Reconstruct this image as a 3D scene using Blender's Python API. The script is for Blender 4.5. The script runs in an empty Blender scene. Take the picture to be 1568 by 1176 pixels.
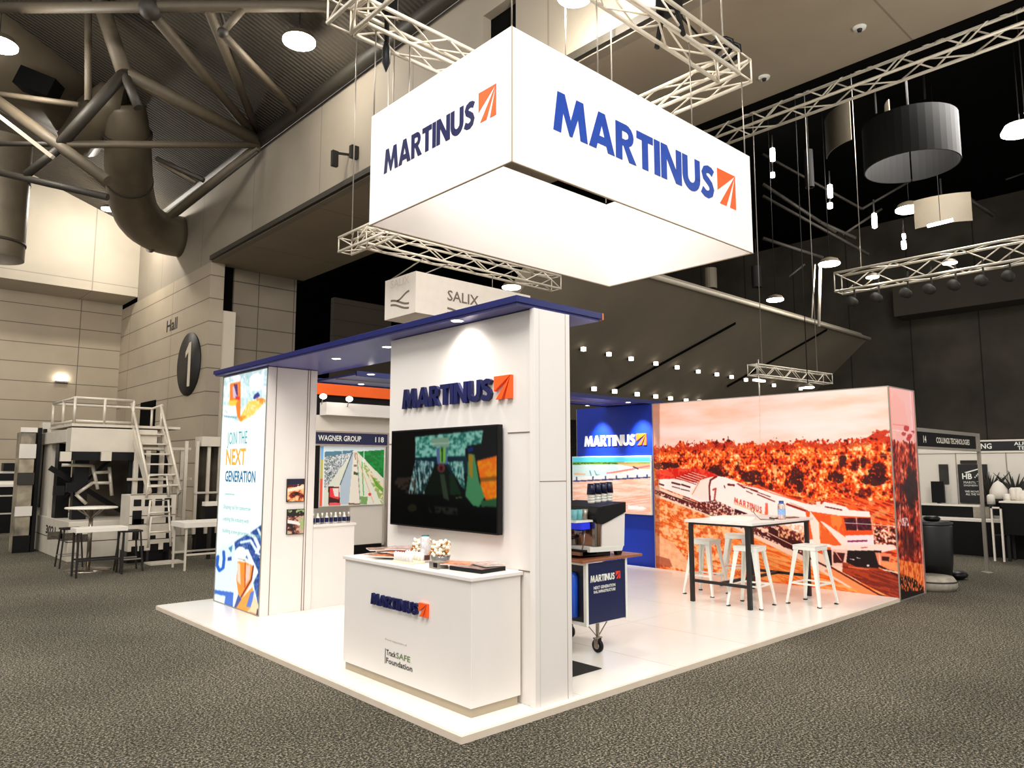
import bpy, bmesh, math, random
import numpy as np
from mathutils import Vector, Matrix
random.seed(7)
scene = bpy.context.scene
COL = scene.collection
# ---------------------------------------------------------------- camera model (image taken as 1568 x 1176)
FPX, CX, CY, HZ, CAMZ = 1123.0, 784.0, 588.0, 715.0, 1.77
PITCH = math.atan((HZ - CY) / FPX)
YAW = math.radians(42.5972)
_c, _s = math.cos(YAW), math.sin(YAW)
def ray(px, py):
    x = (px - CX) / FPX; y = -(py - CY) / FPX
    fw = math.cos(PITCH) - math.sin(PITCH) * y
    up = math.sin(PITCH) + math.cos(PITCH) * y
    return (_c * x + _s * fw, -_s * x + _c * fw, up)
def on(px, py, axis, val):
    """point of the plane axis = val that the photograph shows at (px, py)"""
    r = ray(px, py); i = 'xyz'.index(axis)
    t = (val - (0, 0, CAMZ)[i]) / r[i]
    return Vector((t * r[0], t * r[1], CAMZ + t * r[2]))
def deep(px, py, d):
    """point at horizontal depth d (metres ahead of the photographer)"""
    r = ray(px, py); f = _s * r[0] + _c * r[1]; t = d / f
    return Vector((t * r[0], t * r[1], CAMZ + t * r[2]))
def proj(P):
    P = np.asarray(P, float)
    x, y, z = P[..., 0], P[..., 1], P[..., 2] - CAMZ
    r = _c * x - _s * y; fw = _s * x + _c * y
    zz = math.cos(PITCH) * fw + math.sin(PITCH) * z
    yy = -math.sin(PITCH) * fw + math.cos(PITCH) * z
    return CX + FPX * r / zz, CY - FPX * yy / zz
cam_d = bpy.data.cameras.new('camera'); cam = bpy.data.objects.new('camera', cam_d); COL.objects.link(cam)
cam_d.sensor_fit = 'HORIZONTAL'; cam_d.sensor_width = 36; cam_d.lens = 36 * FPX / 1568
cam.location = (0, 0, CAMZ); cam.rotation_euler = (math.pi / 2 + PITCH, 0, -YAW)
cam_d.clip_end = 300; scene.camera = cam
# ---------------------------------------------------------------- materials
def lin(c):
    return tuple(((v / 255) / 12.92 if v / 255 <= .04045 else ((v / 255 + .055) / 1.055) ** 2.4) for v in c)
def mat(name, col, rough=.5, metal=0.0, var=.04, scale=6.0, emit=0, ecol=None, bump=0, spec=.5, srgb=True, alpha=None, coat=0):
    m = bpy.data.materials.new(name); m.use_nodes = True; n = m.node_tree.nodes; l = m.node_tree.links
    b = n['Principled BSDF']; c = lin(col) if srgb else col
    b.inputs['Roughness'].default_value = rough; b.inputs['Metallic'].default_value = metal
    b.inputs['Specular IOR Level'].default_value = spec
    if coat: b.inputs['Coat Weight'].default_value = coat
    t = n.new('ShaderNodeTexCoord'); z = n.new('ShaderNodeTexNoise'); z.inputs['Scale'].default_value = scale; z.inputs['Detail'].default_value = 3
    l.new(t.outputs['Object'], z.inputs['Vector'])
    r = n.new('ShaderNodeMapRange'); r.inputs[1].default_value = .3; r.inputs[2].default_value = .7
    r.inputs[3].default_value = 1 - var; r.inputs[4].default_value = 1 + var
    l.new(z.outputs['Fac'], r.inputs[0])
    mx = n.new('ShaderNodeVectorMath'); mx.operation = 'SCALE'; mx.inputs[0].default_value = c
    l.new(r.outputs[0], mx.inputs['Scale']); l.new(mx.outputs[0], b.inputs['Base Color'])
    if emit:
        b.inputs['Emission Color'].default_value = (*(lin(ecol) if ecol else c), 1); b.inputs['Emission Strength'].default_value = emit
    if bump:
        bp = n.new('ShaderNodeBump'); bp.inputs['Strength'].default_value = bump; bp.inputs['Distance'].default_value = .01
        l.new(z.outputs['Fac'], bp.inputs['Height']); l.new(bp.outputs[0], b.inputs['Normal'])
    return m
def seam_mat(name, col, axis, spacing, zstep, z0=0, a0=0, dark=.35, wz=.035, wa=.03, rough=.7, var=.1):
    """flat panels with dark joints: a line each zstep up the wall and each spacing along it"""
    m = mat(name, col, rough, var=var, scale=.5); n = m.node_tree.nodes; l = m.node_tree.links; b = n['Principled BSDF']
    src = b.inputs['Base Color'].links[0].from_socket
    g = n.new('ShaderNodeNewGeometry'); s = n.new('ShaderNodeSeparateXYZ'); l.new(g.outputs['Position'], s.inputs[0])
    def line(sock, off, step, w):
        a = n.new('ShaderNodeMath'); a.operation = 'SUBTRACT'; l.new(sock, a.inputs[0]); a.inputs[1].default_value = off
        f = n.new('ShaderNodeMath'); f.operation = 'FLOORED_MODULO'; l.new(a.outputs[0], f.inputs[0]); f.inputs[1].default_value = step
        c = n.new('ShaderNodeMath'); c.operation = 'LESS_THAN'; l.new(f.outputs[0], c.inputs[0]); c.inputs[1].default_value = w
        return c
    A = line(s.outputs[2], z0, zstep, wz); B = line(s.outputs['xyz'.index(axis)], a0, spacing, wa)
    mx = n.new('ShaderNodeMath'); mx.operation = 'MAXIMUM'; l.new(A.outputs[0], mx.inputs[0]); l.new(B.outputs[0], mx.inputs[1])
    mm = n.new('ShaderNodeMapRange'); l.new(mx.outputs[0], mm.inputs[0]); mm.inputs[3].default_value = 1; mm.inputs[4].default_value = dark
    v = n.new('ShaderNodeVectorMath'); v.operation = 'SCALE'; l.new(src, v.inputs[0]); l.new(mm.outputs[0], v.inputs['Scale'])
    l.new(v.outputs[0], b.inputs['Base Color']); return m
def col_mat(name, emit=0, rough=.5, base=1.0, coat=0, spec=.5):
    m = bpy.data.materials.new(name); m.use_nodes = True; n = m.node_tree.nodes; l = m.node_tree.links
    b = n['Principled BSDF']; a = n.new('ShaderNodeAttribute'); a.attribute_name = 'Col'
    b.inputs['Roughness'].default_value = rough; b.inputs['Coat Weight'].default_value = coat; b.inputs['Specular IOR Level'].default_value = spec
    s = n.new('ShaderNodeVectorMath'); s.operation = 'SCALE'; s.inputs['Scale'].default_value = base
    l.new(a.outputs['Color'], s.inputs[0]); l.new(s.outputs[0], b.inputs['Base Color'])
    l.new(a.outputs['Color'], b.inputs['Emission Color']); b.inputs['Emission Strength'].default_value = emit
    return m
# ---------------------------------------------------------------- geometry
ORG = {}
class MB:
    def __init__(s): s.v = []; s.f = []; s.sm = []
    def add(s, vs, fs, smooth=False):
        k = len(s.v); s.v += [tuple(v) for v in vs]; s.f += [tuple(i + k for i in f) for f in fs]; s.sm += [smooth] * len(fs); return s
    def box(s, a, b):
        x0, y0, z0 = (min(a[i], b[i]) for i in range(3)); x1, y1, z1 = (max(a[i], b[i]) for i in range(3))
        return s.add([(x0,y0,z0),(x1,y0,z0),(x1,y1,z0),(x0,y1,z0),(x0,y0,z1),(x1,y0,z1),(x1,y1,z1),(x0,y1,z1)],
                     [(0,3,2,1),(4,5,6,7),(0,1,5,4),(1,2,6,5),(2,3,7,6),(3,0,4,7)])
    def bar(s, p, q, w, h=None, up=(0, 0, 1)):
        h = h or w; p = Vector(p); q = Vector(q); d = (q - p).normalized(); u = Vector(up)
        if abs(d.dot(u)) > .98: u = Vector((1, 0, 0))
        r = d.cross(u).normalized(); u = r.cross(d).normalized(); vs = []
        for e in (p, q):
            for a, b in ((-1,-1),(1,-1),(1,1),(-1,1)): vs.append(e + r * a * w / 2 + u * b * h / 2)
        return s.add(vs, [(0,1,2,3),(7,6,5,4),(0,4,5,1),(1,5,6,2),(2,6,7,3),(3,7,4,0)])
    def tube(s, pts, r, n=8, caps=True, smooth=True):
        pts = [Vector(p) for p in pts]; rs = r if isinstance(r, (list, tuple)) else [r] * len(pts)
        vs = []; fs = []; up = None
        for i, p in enumerate(pts):
            d = (pts[min(i + 1, len(pts) - 1)] - pts[max(i - 1, 0)]).normalized()
            if up is None: up = Vector((0, 0, 1)) if abs(d.z) < .9 else Vector((1, 0, 0))
            a = d.cross(up).normalized(); up = a.cross(d).normalized()
            for k in range(n):
                t = 2 * math.pi * k / n; vs.append(p + (a * math.cos(t) + up * math.sin(t)) * rs[i])
        for i in range(len(pts) - 1):
            for k in range(n):
                a = i * n + k; b = i * n + (k + 1) % n; fs.append((a, a + n, b + n, b))
        s.add(vs, fs, smooth)
        if caps:
            m = len(pts) - 1; base = len(s.v) - len(vs)
            s.f += [tuple(base + k for k in range(n)), tuple(base + m * n + k for k in reversed(range(n)))]; s.sm += [False, False]
        return s
    def lathe(s, c, prof, n=24, axis='z', smooth=True):
        vs = []; fs = []
        for r, h in prof:
            for k in range(n):
                t = 2 * math.pi * k / n; a, b = r * math.cos(t), r * math.sin(t)
                o = {'z': (a, b, h), 'x': (h, a, b), 'y': (b, h, a)}[axis]
                vs.append((c[0] + o[0], c[1] + o[1], c[2] + o[2]))
        for i in range(len(prof) - 1):
            for k in range(n):
                a = i * n + k; b = i * n + (k + 1) % n; fs.append((a, b, b + n, a + n))
        return s.add(vs, fs, smooth)
    def prism(s, poly, fn, d0, d1):
        """poly of (a, b); fn(a, b, d) -> xyz"""
        n = len(poly); vs = [fn(a, b, d0) for a, b in poly] + [fn(a, b, d1) for a, b in poly]
        fs = [tuple(range(n)), tuple(reversed(range(n, 2 * n)))]
        fs += [(i, i + n, (i + 1) % n + n, (i + 1) % n) for i in range(n)]
        return s.add(vs, fs)
    def quad(s, *p): return s.add(p, [tuple(range(len(p)))])
    def ball(s, c, r, n=10, m=6, sq=(1, 1, 1)):
        prof = [(max(.0001, r * math.sin(math.pi * i / m)), -r * math.cos(math.pi * i / m)) for i in range(m + 1)]
        k = len(s.v); s.lathe((0, 0, 0), prof, n)
        for i in range(k, len(s.v)):
            v = s.v[i]; s.v[i] = (c[0] + v[0] * sq[0], c[1] + v[1] * sq[1], c[2] + v[2] * sq[2])
        return s
    def build(s, name, m, parent=None, bevel=0):
        o = ORG.get(parent.name, Vector((0, 0, 0))) if parent else Vector((0, 0, 0))
        me = bpy.data.meshes.new(name); me.from_pydata([(v[0] - o.x, v[1] - o.y, v[2] - o.z) for v in s.v], [], s.f)
        bm = bmesh.new(); bm.from_mesh(me); bmesh.ops.recalc_face_normals(bm, faces=bm.faces); bm.to_mesh(me); bm.free()
        me.materials.append(m)
        me.polygons.foreach_set('use_smooth', s.sm)
        ob = bpy.data.objects.new(name, me); COL.objects.link(ob)
        if parent: ob.parent = parent; ORG[ob.name] = o
        if bevel:
            b = ob.modifiers.new('bevel', 'BEVEL'); b.width = bevel; b.segments = 2; b.limit_method = 'ANGLE'; b.angle_limit = .6
        return ob
def thing(name, label, cat, loc=(0, 0, 0), group=None):
    o = bpy.data.objects.new(name, None); COL.objects.link(o); o.location = loc; o.empty_display_size = .1
    o['label'] = label; o['category'] = cat
    if group: o['group'] = group
    ORG[o.name] = Vector(loc); return o
def tag(o, label, cat, group=None):
    o['label'] = label; o['category'] = cat
    if group: o['group'] = group
    return o
def struct(o, label=None):
    o['kind'] = 'structure'
    if label: o['label'] = label
    return o
def copy_tree(o, parent=None):
    c = o.copy(); COL.objects.link(c)
    if parent: c.parent = parent
    for ch in [k for k in list(o.children)]: copy_tree(ch, c)
    return c
# lettering --------------------------------------------------------------
def facing(face, o):
    """map (right, up, outward) as read by somebody facing the surface"""
    if face == '-x': return lambda a, b, d: (o[0] - d, o[1] - a, o[2] + b)
    if face == '-y': return lambda a, b, d: (o[0] + a, o[1] - d, o[2] + b)
    if face == 'z': return lambda a, b, d: (o[0] + a, o[1] + b, o[2] + d)
def arc(cx, cy, ro, ri, a0, a1, n=8, sy=1):
    out = []
    for i in range(n):
        t0 = math.radians(a0 + (a1 - a0) * i / n); t1 = math.radians(a0 + (a1 - a0) * (i + 1) / n)
        out.append([(cx + ro * math.cos(t0), cy + ro * math.sin(t0) * sy), (cx + ro * math.cos(t1), cy + ro * math.sin(t1) * sy),
                    (cx + ri * math.cos(t1), cy + ri * math.sin(t1) * sy), (cx + ri * math.cos(t0), cy + ri * math.sin(t0) * sy)])
    return out
def strip(path, w):
    P = [Vector(p) for p in path]; L = []; R = []
    for i, p in enumerate(P):
        d = (P[min(i + 1, len(P) - 1)] - P[max(i - 1, 0)]).normalized(); n = Vector((-d.y, d.x)) * w / 2
        L.append(p + n); R.append(p - n)
    return [[tuple(L[i]), tuple(L[i + 1]), tuple(R[i + 1]), tuple(R[i])] for i in range(len(P) - 1)]
B_ = lambda x0, y0, x1, y1: [(x0, y0), (x1, y0), (x1, y1), (x0, y1)]
GLY = {
 'M': (1.15, [[(0,0),(.25,0),(.33,.55),(.38,1),(.14,1)], [(1.15,0),(.90,0),(.82,.55),(.77,1),(1.01,1)], [(.14,1),(.38,1),(.62,.26),(.62,0),(.53,0)], [(1.01,1),(.77,1),(.53,.26),(.53,0),(.62,0)]]),
 'A': (.94, [[(0,0),(.26,0),(.48,.70),(.48,1),(.35,1)], [(.94,0),(.68,0),(.46,.70),(.46,1),(.59,1)], [(.24,.16),(.70,.16),(.64,.37),(.30,.37)]]),
 'R': (.78, [B_(0,0,.25,1), B_(.25,.8,.40,1), B_(.25,.40,.40,.58), [(.28,.44),(.50,.44),(.80,0),(.51,0)]] + arc(.40,.70,.30,.10,90,-90)),
 'T': (.68, [B_(0,.79,.68,1), B_(.215,0,.465,.8)]),
 'I': (.25, [B_(0,0,.25,1)]),
 'N': (.92, [B_(0,0,.25,1), B_(.67,0,.92,1), [(0,1),(.27,1),(.92,0),(.65,0)]]),
 'U': (.84, [B_(0,.40,.25,1), B_(.59,.40,.84,1)] + arc(.42,.41,.42,.17,180,360,10)),
 'S': (.66, strip([(.61,.80),(.50,.87),(.36,.89),(.22,.84),(.15,.73),(.20,.61),(.34,.53),(.47,.44),(.54,.31),(.48,.17),(.34,.10),(.20,.11),(.04,.20)], .23)),
}
def wordmark(fn, width, h, d, word='MARTINUS', gap=.045):
    tot = sum(GLY[c][0] for c in word) + gap * (len(word) - 1); k = width / tot; x = 0; mb = MB()
    for c in word:
        w, polys = GLY[c]
        for i, p in enumerate(polys): mb.prism([((x + a) * k, b * h) for a, b in p], fn, .0005, d + .00035 * (i % 5))
        x += w + gap
    return mb
def emblem(fn, x0, w, h, d):
    mb = MB()
    for p in ([(0,1),(1,1),(0,.36)], [(1,1),(.10,0),(.46,0)], [(1,1),(.66,0),(1,0)]):
        mb.prism([(x0 + a * w, b * h) for a, b in p], fn, .0005, d)
    return mb
_tc = {}
def text(mb, s, fn, x, y, h, width=None, d=.004, bold=0.0, align='l'):
    """built-in lettering, cap height h, optional total width, turned into mesh"""
    key = (s, bold)
    if key not in _tc:
        cu = bpy.data.curves.new('lettering_source', 'FONT'); cu.body = s; cu.size = 1; cu.offset = bold; cu.resolution_u = 2
        o = bpy.data.objects.new('lettering_source', cu); COL.objects.link(o)
        dg = bpy.context.evaluated_depsgraph_get(); me = bpy.data.meshes.new_from_object(o.evaluated_get(dg))
        V = [tuple(v.co) for v in me.vertices]; F = [tuple(p.vertices) for p in me.polygons]
        bpy.data.objects.remove(o); bpy.data.curves.remove(cu); bpy.data.meshes.remove(me)
        _tc[key] = (V, F)
    V, F = _tc[key]
    x0 = min(v[0] for v in V); x1 = max(v[0] for v in V); k = h / .70
    kx = width / (x1 - x0) if width else k
    off = x if align == 'l' else x - (x1 - x0) * kx / 2
    mb.add([fn(off + (v[0] - x0) * kx, y + v[1] * k, d) for v in V], F); return mb
# painted prints ---------------------------------------------------------
def vnoise(u, v, seed=0):
    rs = np.random.RandomState(seed); T = rs.rand(256, 256)
    i = np.floor(u).astype(int); j = np.floor(v).astype(int); fu = u - i; fv = v - j
    fu = fu * fu * (3 - 2 * fu); fv = fv * fv * (3 - 2 * fv)
    g = lambda a, b: T[a % 256, b % 256]
    return (g(i, j) * (1 - fu) + g(i + 1, j) * fu) * (1 - fv) + (g(i, j + 1) * (1 - fu) + g(i + 1, j + 1) * fu) * fv
def fbm(u, v, seed=0, o=4):
    r = 0; a = .5; t = 0
    for k in range(o): r = r + a * vnoise(u, v, seed + k); t += a; a *= .55; u = u * 2.1 + 7.3; v = v * 2.1 + 3.1
    return r / t
class Paint:
    def __init__(s, X, Y): s.x = X; s.y = Y; s.c = np.zeros(X.shape + (3,))
    def fill(s, c): s.c[...] = c
    def inside(s, P):
        x, y = s.x, s.y; m = np.zeros(x.shape, bool); n = len(P)
        for i in range(n):
            x0, y0 = P[i]; x1, y1 = P[(i + 1) % n]
            if y0 == y1: continue
            c = ((y0 > y) != (y1 > y)) & (x < (x1 - x0) * (y - y0) / (y1 - y0) + x0); m ^= c
        return m
    def poly(s, P, c, a=1): s.put(s.inside(P), c, a); return s
    def put(s, m, c, a=1):
        c = np.asarray(c, float); w = (m * a)[..., None] if not np.isscalar(a) else (m[..., None] * a)
        s.c = s.c * (1 - w) + c * w; return s
    def line(s, pts, w, c, a=1):
        m = np.zeros(s.x.shape, bool)
        for (x0, y0), (x1, y1) in zip(pts, pts[1:]):
            dx, dy = x1 - x0, y1 - y0; L = dx * dx + dy * dy or 1e-9
            t = np.clip(((s.x - x0) * dx + (s.y - y0) * dy) / L, 0, 1)
            m |= (s.x - x0 - t * dx) ** 2 + (s.y - y0 - t * dy) ** 2 < (w / 2) ** 2
        return s.put(m, c, a)
    def ramp(s, m, v, stops, a=1):
        k = [q[0] for q in stops]; c = np.stack([np.interp(v, k, [q[1][i] for q in stops]) for i in range(3)], -1)
        w = (m * a)[..., None]; s.c = s.c * (1 - w) + c * w; return s
    def disc(s, cx, cy, rx, ry, c, a=1): return s.put(((s.x - cx) / rx) ** 2 + ((s.y - cy) / ry) ** 2 < 1, c, a)
    def curve(s, pts): 
        p = np.array(pts, float); return np.interp(s.x, p[:, 0], p[:, 1])
def printed(name, parent, m, face, val, a0, a1, z0, z1, nu, nv, fn, soft=0):
    """flat print on the plane x = val or y = val; the picture comes from fn(Paint, U, V)"""
    A, Z = np.meshgrid(np.linspace(a0, a1, nu), np.linspace(z0, z1, nv), indexing='ij')
    K = np.full(A.shape, float(val)); P = np.stack([K, A, Z] if face == '-x' else [A, K, Z], -1)
    X, Y = proj(P); pt = Paint(X, Y); fn(pt, (A - a0), (Z - z0))
    for _ in range(soft):
        e = np.pad(pt.c, ((1, 1), (1, 1), (0, 0)), 'edge'); pt.c = (e[:-2, 1:-1] + e[2:, 1:-1] + e[1:-1, :-2] + e[1:-1, 2:] + 2 * pt.c) / 6
    c = np.clip(pt.c / 255, 0, 1); c = np.where(c <= .04045, c / 12.92, ((c + .055) / 1.055) ** 2.4)
    idx = np.arange(nu * nv).reshape(nu, nv)
    F = np.stack([idx[:-1, :-1], idx[1:, :-1], idx[1:, 1:], idx[:-1, 1:]], -1).reshape(-1, 4)
    o = ORG.get(parent.name, Vector((0, 0, 0)))
    me = bpy.data.meshes.new(name); me.from_pydata((P.reshape(-1, 3) - np.array(o)).tolist(), [], F.tolist())
    at = me.color_attributes.new('Col', 'FLOAT_COLOR', 'POINT')
    at.data.foreach_set('color', np.concatenate([c.reshape(-1, 3), np.ones((nu * nv, 1))], 1).astype(np.float32).ravel())
    me.materials.append(m); ob = bpy.data.objects.new(name, me); COL.objects.link(ob); ob.parent = parent; return ob
# ================================================================ exhibition stand
WHITE = mat('white_laminate', (236, 229, 221), .38, var=.015, scale=2)
WHITE2 = mat('white_gloss_floor', (243, 238, 228), .22, var=.02, scale=1.2)
SEAM = mat('dark_seam', (120, 98, 74), .6)
ALU = mat('aluminium', (170, 162, 150), .35, .7)
NAVY = mat('navy_letter_face', (5, 14, 74), .35, var=.02)
BLUEP = mat('blue_print', (8, 62, 158), .5, var=.12, scale=12)
ORANGE = mat('orange_print', (255, 92, 12), .45, var=.05)
ROYAL = mat('royal_blue_panel', (2, 44, 160), .45, var=.1, scale=1.5)
CANOPY = mat('canopy_blue', (6, 20, 92), .30, var=.08, scale=3)
CANOPYU = mat('canopy_underside_bounce', (72, 72, 146), .3, var=.08, scale=2)  # lavender stands for floor light bounced up, put into the colour
BLACK = mat('black_plastic', (9, 9, 9), .4, spec=.25)
BLKM = mat('black_powder_coat', (22, 18, 16), .45)
STEEL = mat('steel', (150, 140, 128), .25, .9, var=.08)
GREYK = mat('kickboard_grey', (178, 163, 138), .5, var=.04)
WMETAL = mat('white_powder_coat', (238, 238, 228), .35, var=.02)
LAMP = mat('lamp_face', (255, 246, 232), .5, emit=10)
GLASSY = bpy.data.materials.new('clear_plastic'); GLASSY.use_nodes = True
_b = GLASSY.node_tree.nodes['Principled BSDF']; _b.inputs['Transmission Weight'].default_value = .85; _b.inputs['Roughness'].default_value = .1
_b.inputs['Base Color'].default_value = (.9, .9, .88, 1)
FZ = .05
# platform
t = thing('stand_platform', 'low white laminate platform of the exhibition stand on dark carpet', 'platform', (3.12, 3.87, 0))
MB().box((3.12, 3.87, .012), (10.49, 9.95, FZ)).build('deck', WHITE2, t)
e = MB().box((3.10, 3.85, .0), (10.49, 3.869, .046)).box((3.10, 3.87, 0), (3.119, 9.95, .046))
e.build('edge_trim', mat('edge_trim_beige', (226, 210, 190), .4), t)['label'] = 'beige edge trim'
jm = MB()
for x in (4.3, 5.5, 6.7, 7.9, 9.1): jm.box((x, 3.88, FZ), (x + .006, 9.9, FZ + .0006))
for y in (5.3, 6.9, 8.3): jm.box((3.14, y, FZ), (10.48, y + .006, FZ + .0006))
jm.build('deck_joint', mat('deck_joint', (205, 190, 165), .5), t)
# ---- display wall with television
t = thing('display_wall', 'tall white display wall with raised wordmark, standing behind the counter', 'wall', (3.84, 3.9, FZ))
MB().box((3.84, 3.92, FZ), (4.20, 5.89, 2.97)).build('wall_panel', WHITE, t, .004)
MB().box((3.822, 3.907, FZ), (3.870, 3.96, 2.97)).build('corner_post', WHITE, t, .001); MB().box((4.166, 3.907, FZ), (4.21, 3.96, 2.97)).build('corner_post', WHITE, t, .001); MB().box((3.8705, 3.911, FZ), (4.1655, 3.919, 2.97)).build('end_panel', WHITE, t)
s_ = MB()
s_.box((3.8705, 3.9095, FZ), (3.873, 3.9108, 2.97)).box((4.163, 3.9095, FZ), (4.1655, 3.9108, 2.97))
s_.box((3.874, 3.9095, 1.66), (4.162, 3.9108, 1.665)).box((3.8345, 3.965, 2.03), (3.8395, 4.22, 2.036)).box((3.8345, 3.965, FZ), (3.8395, 3.972, 2.97)).box((3.8345, 5.76, 1.98), (3.8395, 5.88, 1.986))
s_.box((3.8345, 3.98, 1.0), (3.8395, 4.1, 1.006))
s_.build('panel_joint', SEAM, t)
fn = facing('-x', (3.838, 5.64, 2.298))
wordmark(fn, 1.25, .178, .03).build('raised_wordmark', NAVY, t)['label'] = 'navy raised capital letters'
emblem(fn, 1.285, .195, .185, .03).build('emblem', ORANGE, t)['label'] = 'orange square emblem with white rays'
# television
t = thing('television', 'large black wall television above the white counter, showing a train cab view', 'television', (3.80, 5.0, 1.25))
MB().box((3.77, 4.26, 1.25), (3.822, 5.745, 2.10)).build('housing', BLACK, t, .006)
MB().box((3.822, 4.7, 1.45), (3.834, 5.3, 1.9)).build('wall_bracket', BLKM, t)
def tvp(p, U, V):
    p.fill((4, 6, 7)); q = lambda x, y: (590 + x / 6.535, 640 + y / 6.535)
    P = lambda *a: [q(*v) for v in a]
    n = fbm(p.x / 4, p.y / 4, 3); n2 = fbm(p.x / 1.2, p.y / 9, 5)
    p.poly(P((300,190),(980,120),(960,260),(800,300),(800,410),(300,400)), (90, 170, 150))
    m = p.inside(P((300,190),(980,120),(960,260),(800,300),(800,410),(300,400)))
    p.put(m & (n > .52), (160, 215, 200), .8); p.put(m & (n < .4), (20, 85, 80), .8)
    p.poly(P((460,200),(640,190),(640,290),(470,290)), (130, 165, 140)); p.line(P((465,262),(640,250)), 1.5, (190, 215, 200))
    p.poly(P((300,395),(820,380),(830,560),(300,560)), (10, 40, 52))
    m = p.inside(P((300,420),(500,440),(390,760),(230,760))); p.put(m & (n2 > .5), (150, 190, 190)); p.put(m & (n2 < .42), (25, 60, 60))
    m = p.inside(P((620,440),(780,430),(800,720),(760,690))); p.put(m & (n2 > .48), (150, 205, 190)); p.put(m & (n2 < .42), (20, 90, 85))
    p.poly(P((510,300),(620,290),(620,460),(520,460)), (90, 110, 160)); p.poly(P((545,300),(605,295),(600,450),(548,450)), (120, 190, 70)); p.poly(P((560,300),(575,300),(575,440),(562,440)), (20, 60, 30))
    p.poly(P((500,460),(600,460),(770,770),(390,770)), (8, 20, 14)); p.poly(P((545,560),(590,560),(640,830),(580,800)), (52, 66, 48), .9); p.poly(P((640,560),(680,560),(760,770),(650,770)), (18, 48, 28), .8)
    p.disc(*q(560, 500), 6, 7, (105, 50, 52)); p.disc(*q(560, 505), 2.5, 4, (60, 10, 20))
    p.poly(P((830,360),(890,350),(940,640),(1000,780),(940,890),(880,880),(800,780),(820,600)), (70, 140, 90)); p.poly(P((830,370),(880,360),(870,620),(840,560)), (165, 130, 30))
    p.poly(P((820,280),(1130,230),(1125,390),(920,430),(900,370),(830,350)), (6, 8, 10)); p.poly(P((820,300),(880,290),(880,330),(830,345)), (10, 40, 110))
    p.poly(P((915,430),(1125,375),(1120,820),(1010,840),(960,690)), (250, 150, 10)); m = p.inside(P((915,430),(1125,375),(1120,820),(1010,840),(960,690))); p.put(m & (n > .5), (255, 105, 10), .8)
    p.poly(P((945,600),(1120,580),(1120,625),(950,640)), (150, 90, 10)); p.poly(P((960,830),(1125,800),(1125,890),(960,890)), (45, 90, 55))
    m = p.inside(P((95,600),(310,590),(300,760),(230,765),(95,690))); p.put(m & (n > .45), (70, 55, 45), .7)
    m = p.inside(P((430,880),(720,900),(720,975),(440,940))); p.put(m & (n > .45), (40, 42, 36), .9); p.disc(*q(270, 900), 7, 6, (34, 32, 20))
    p.line(P((705,800),(765,793)), 1.0, (140, 190, 80)); 
printed('screen', t, col_mat('television_picture', emit=.42, rough=.15, base=.1, spec=.12), '-x', 3.7685, 4.275, 5.73, 1.265, 2.085, 230, 140, tvp, 3)
# ---- counter
t = thing('reception_counter', 'white box counter with navy wordmark at the near corner of the stand', 'counter', (3.35, 4.06, FZ))
MB().box((3.35, 4.06, .115), (3.82, 5.79, .972)).build('cabinet', WHITE, t, .003)
MB().box((3.335, 4.045, .972), (3.8337, 5.81, 1.0)).build('countertop', WHITE, t, .004)
MB().box((3.365, 4.075, FZ), (3.80, 5.77, .114)).build('kickboard', GREYK, t)['label'] = 'grey beige recessed plinth'
fn = facing('-x', (3.349, 5.336, .655))
wordmark(fn, .655, .088, .022).build('raised_wordmark', NAVY, t)['label'] = 'small navy raised letters'
emblem(fn, .675, .105, .098, .022).build('emblem', ORANGE, t)
fn = facing('-x', (3.349, 5.136, .222)); pr = MB()
pr.prism([(0, -.005), (.007, -.005), (.007, .112), (0, .112)], fn, .0003, .0012)
text(pr, 'Track', fn, .018, .066, .042, .135, d=.0015, bold=.015); text(pr, 'Foundation', fn, .018, .004, .042, .36, d=.0015, bold=.015)
pr.build('printed_note', mat('dark_print', (38, 40, 36), .6), t)
pr = text(MB(), 'SAFE', fn, .158, .066, .042, .19, d=.0015, bold=.012); pr.build('printed_word', mat('green_print', (105, 125, 70), .6), t)['label'] = 'green lettering'
pr = text(MB(), 'Proud supporters of', fn, .0, .178, .013, .3, d=.0015); pr.build('small_print', mat('grey_print', (150, 140, 130), .6), t)
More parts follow.
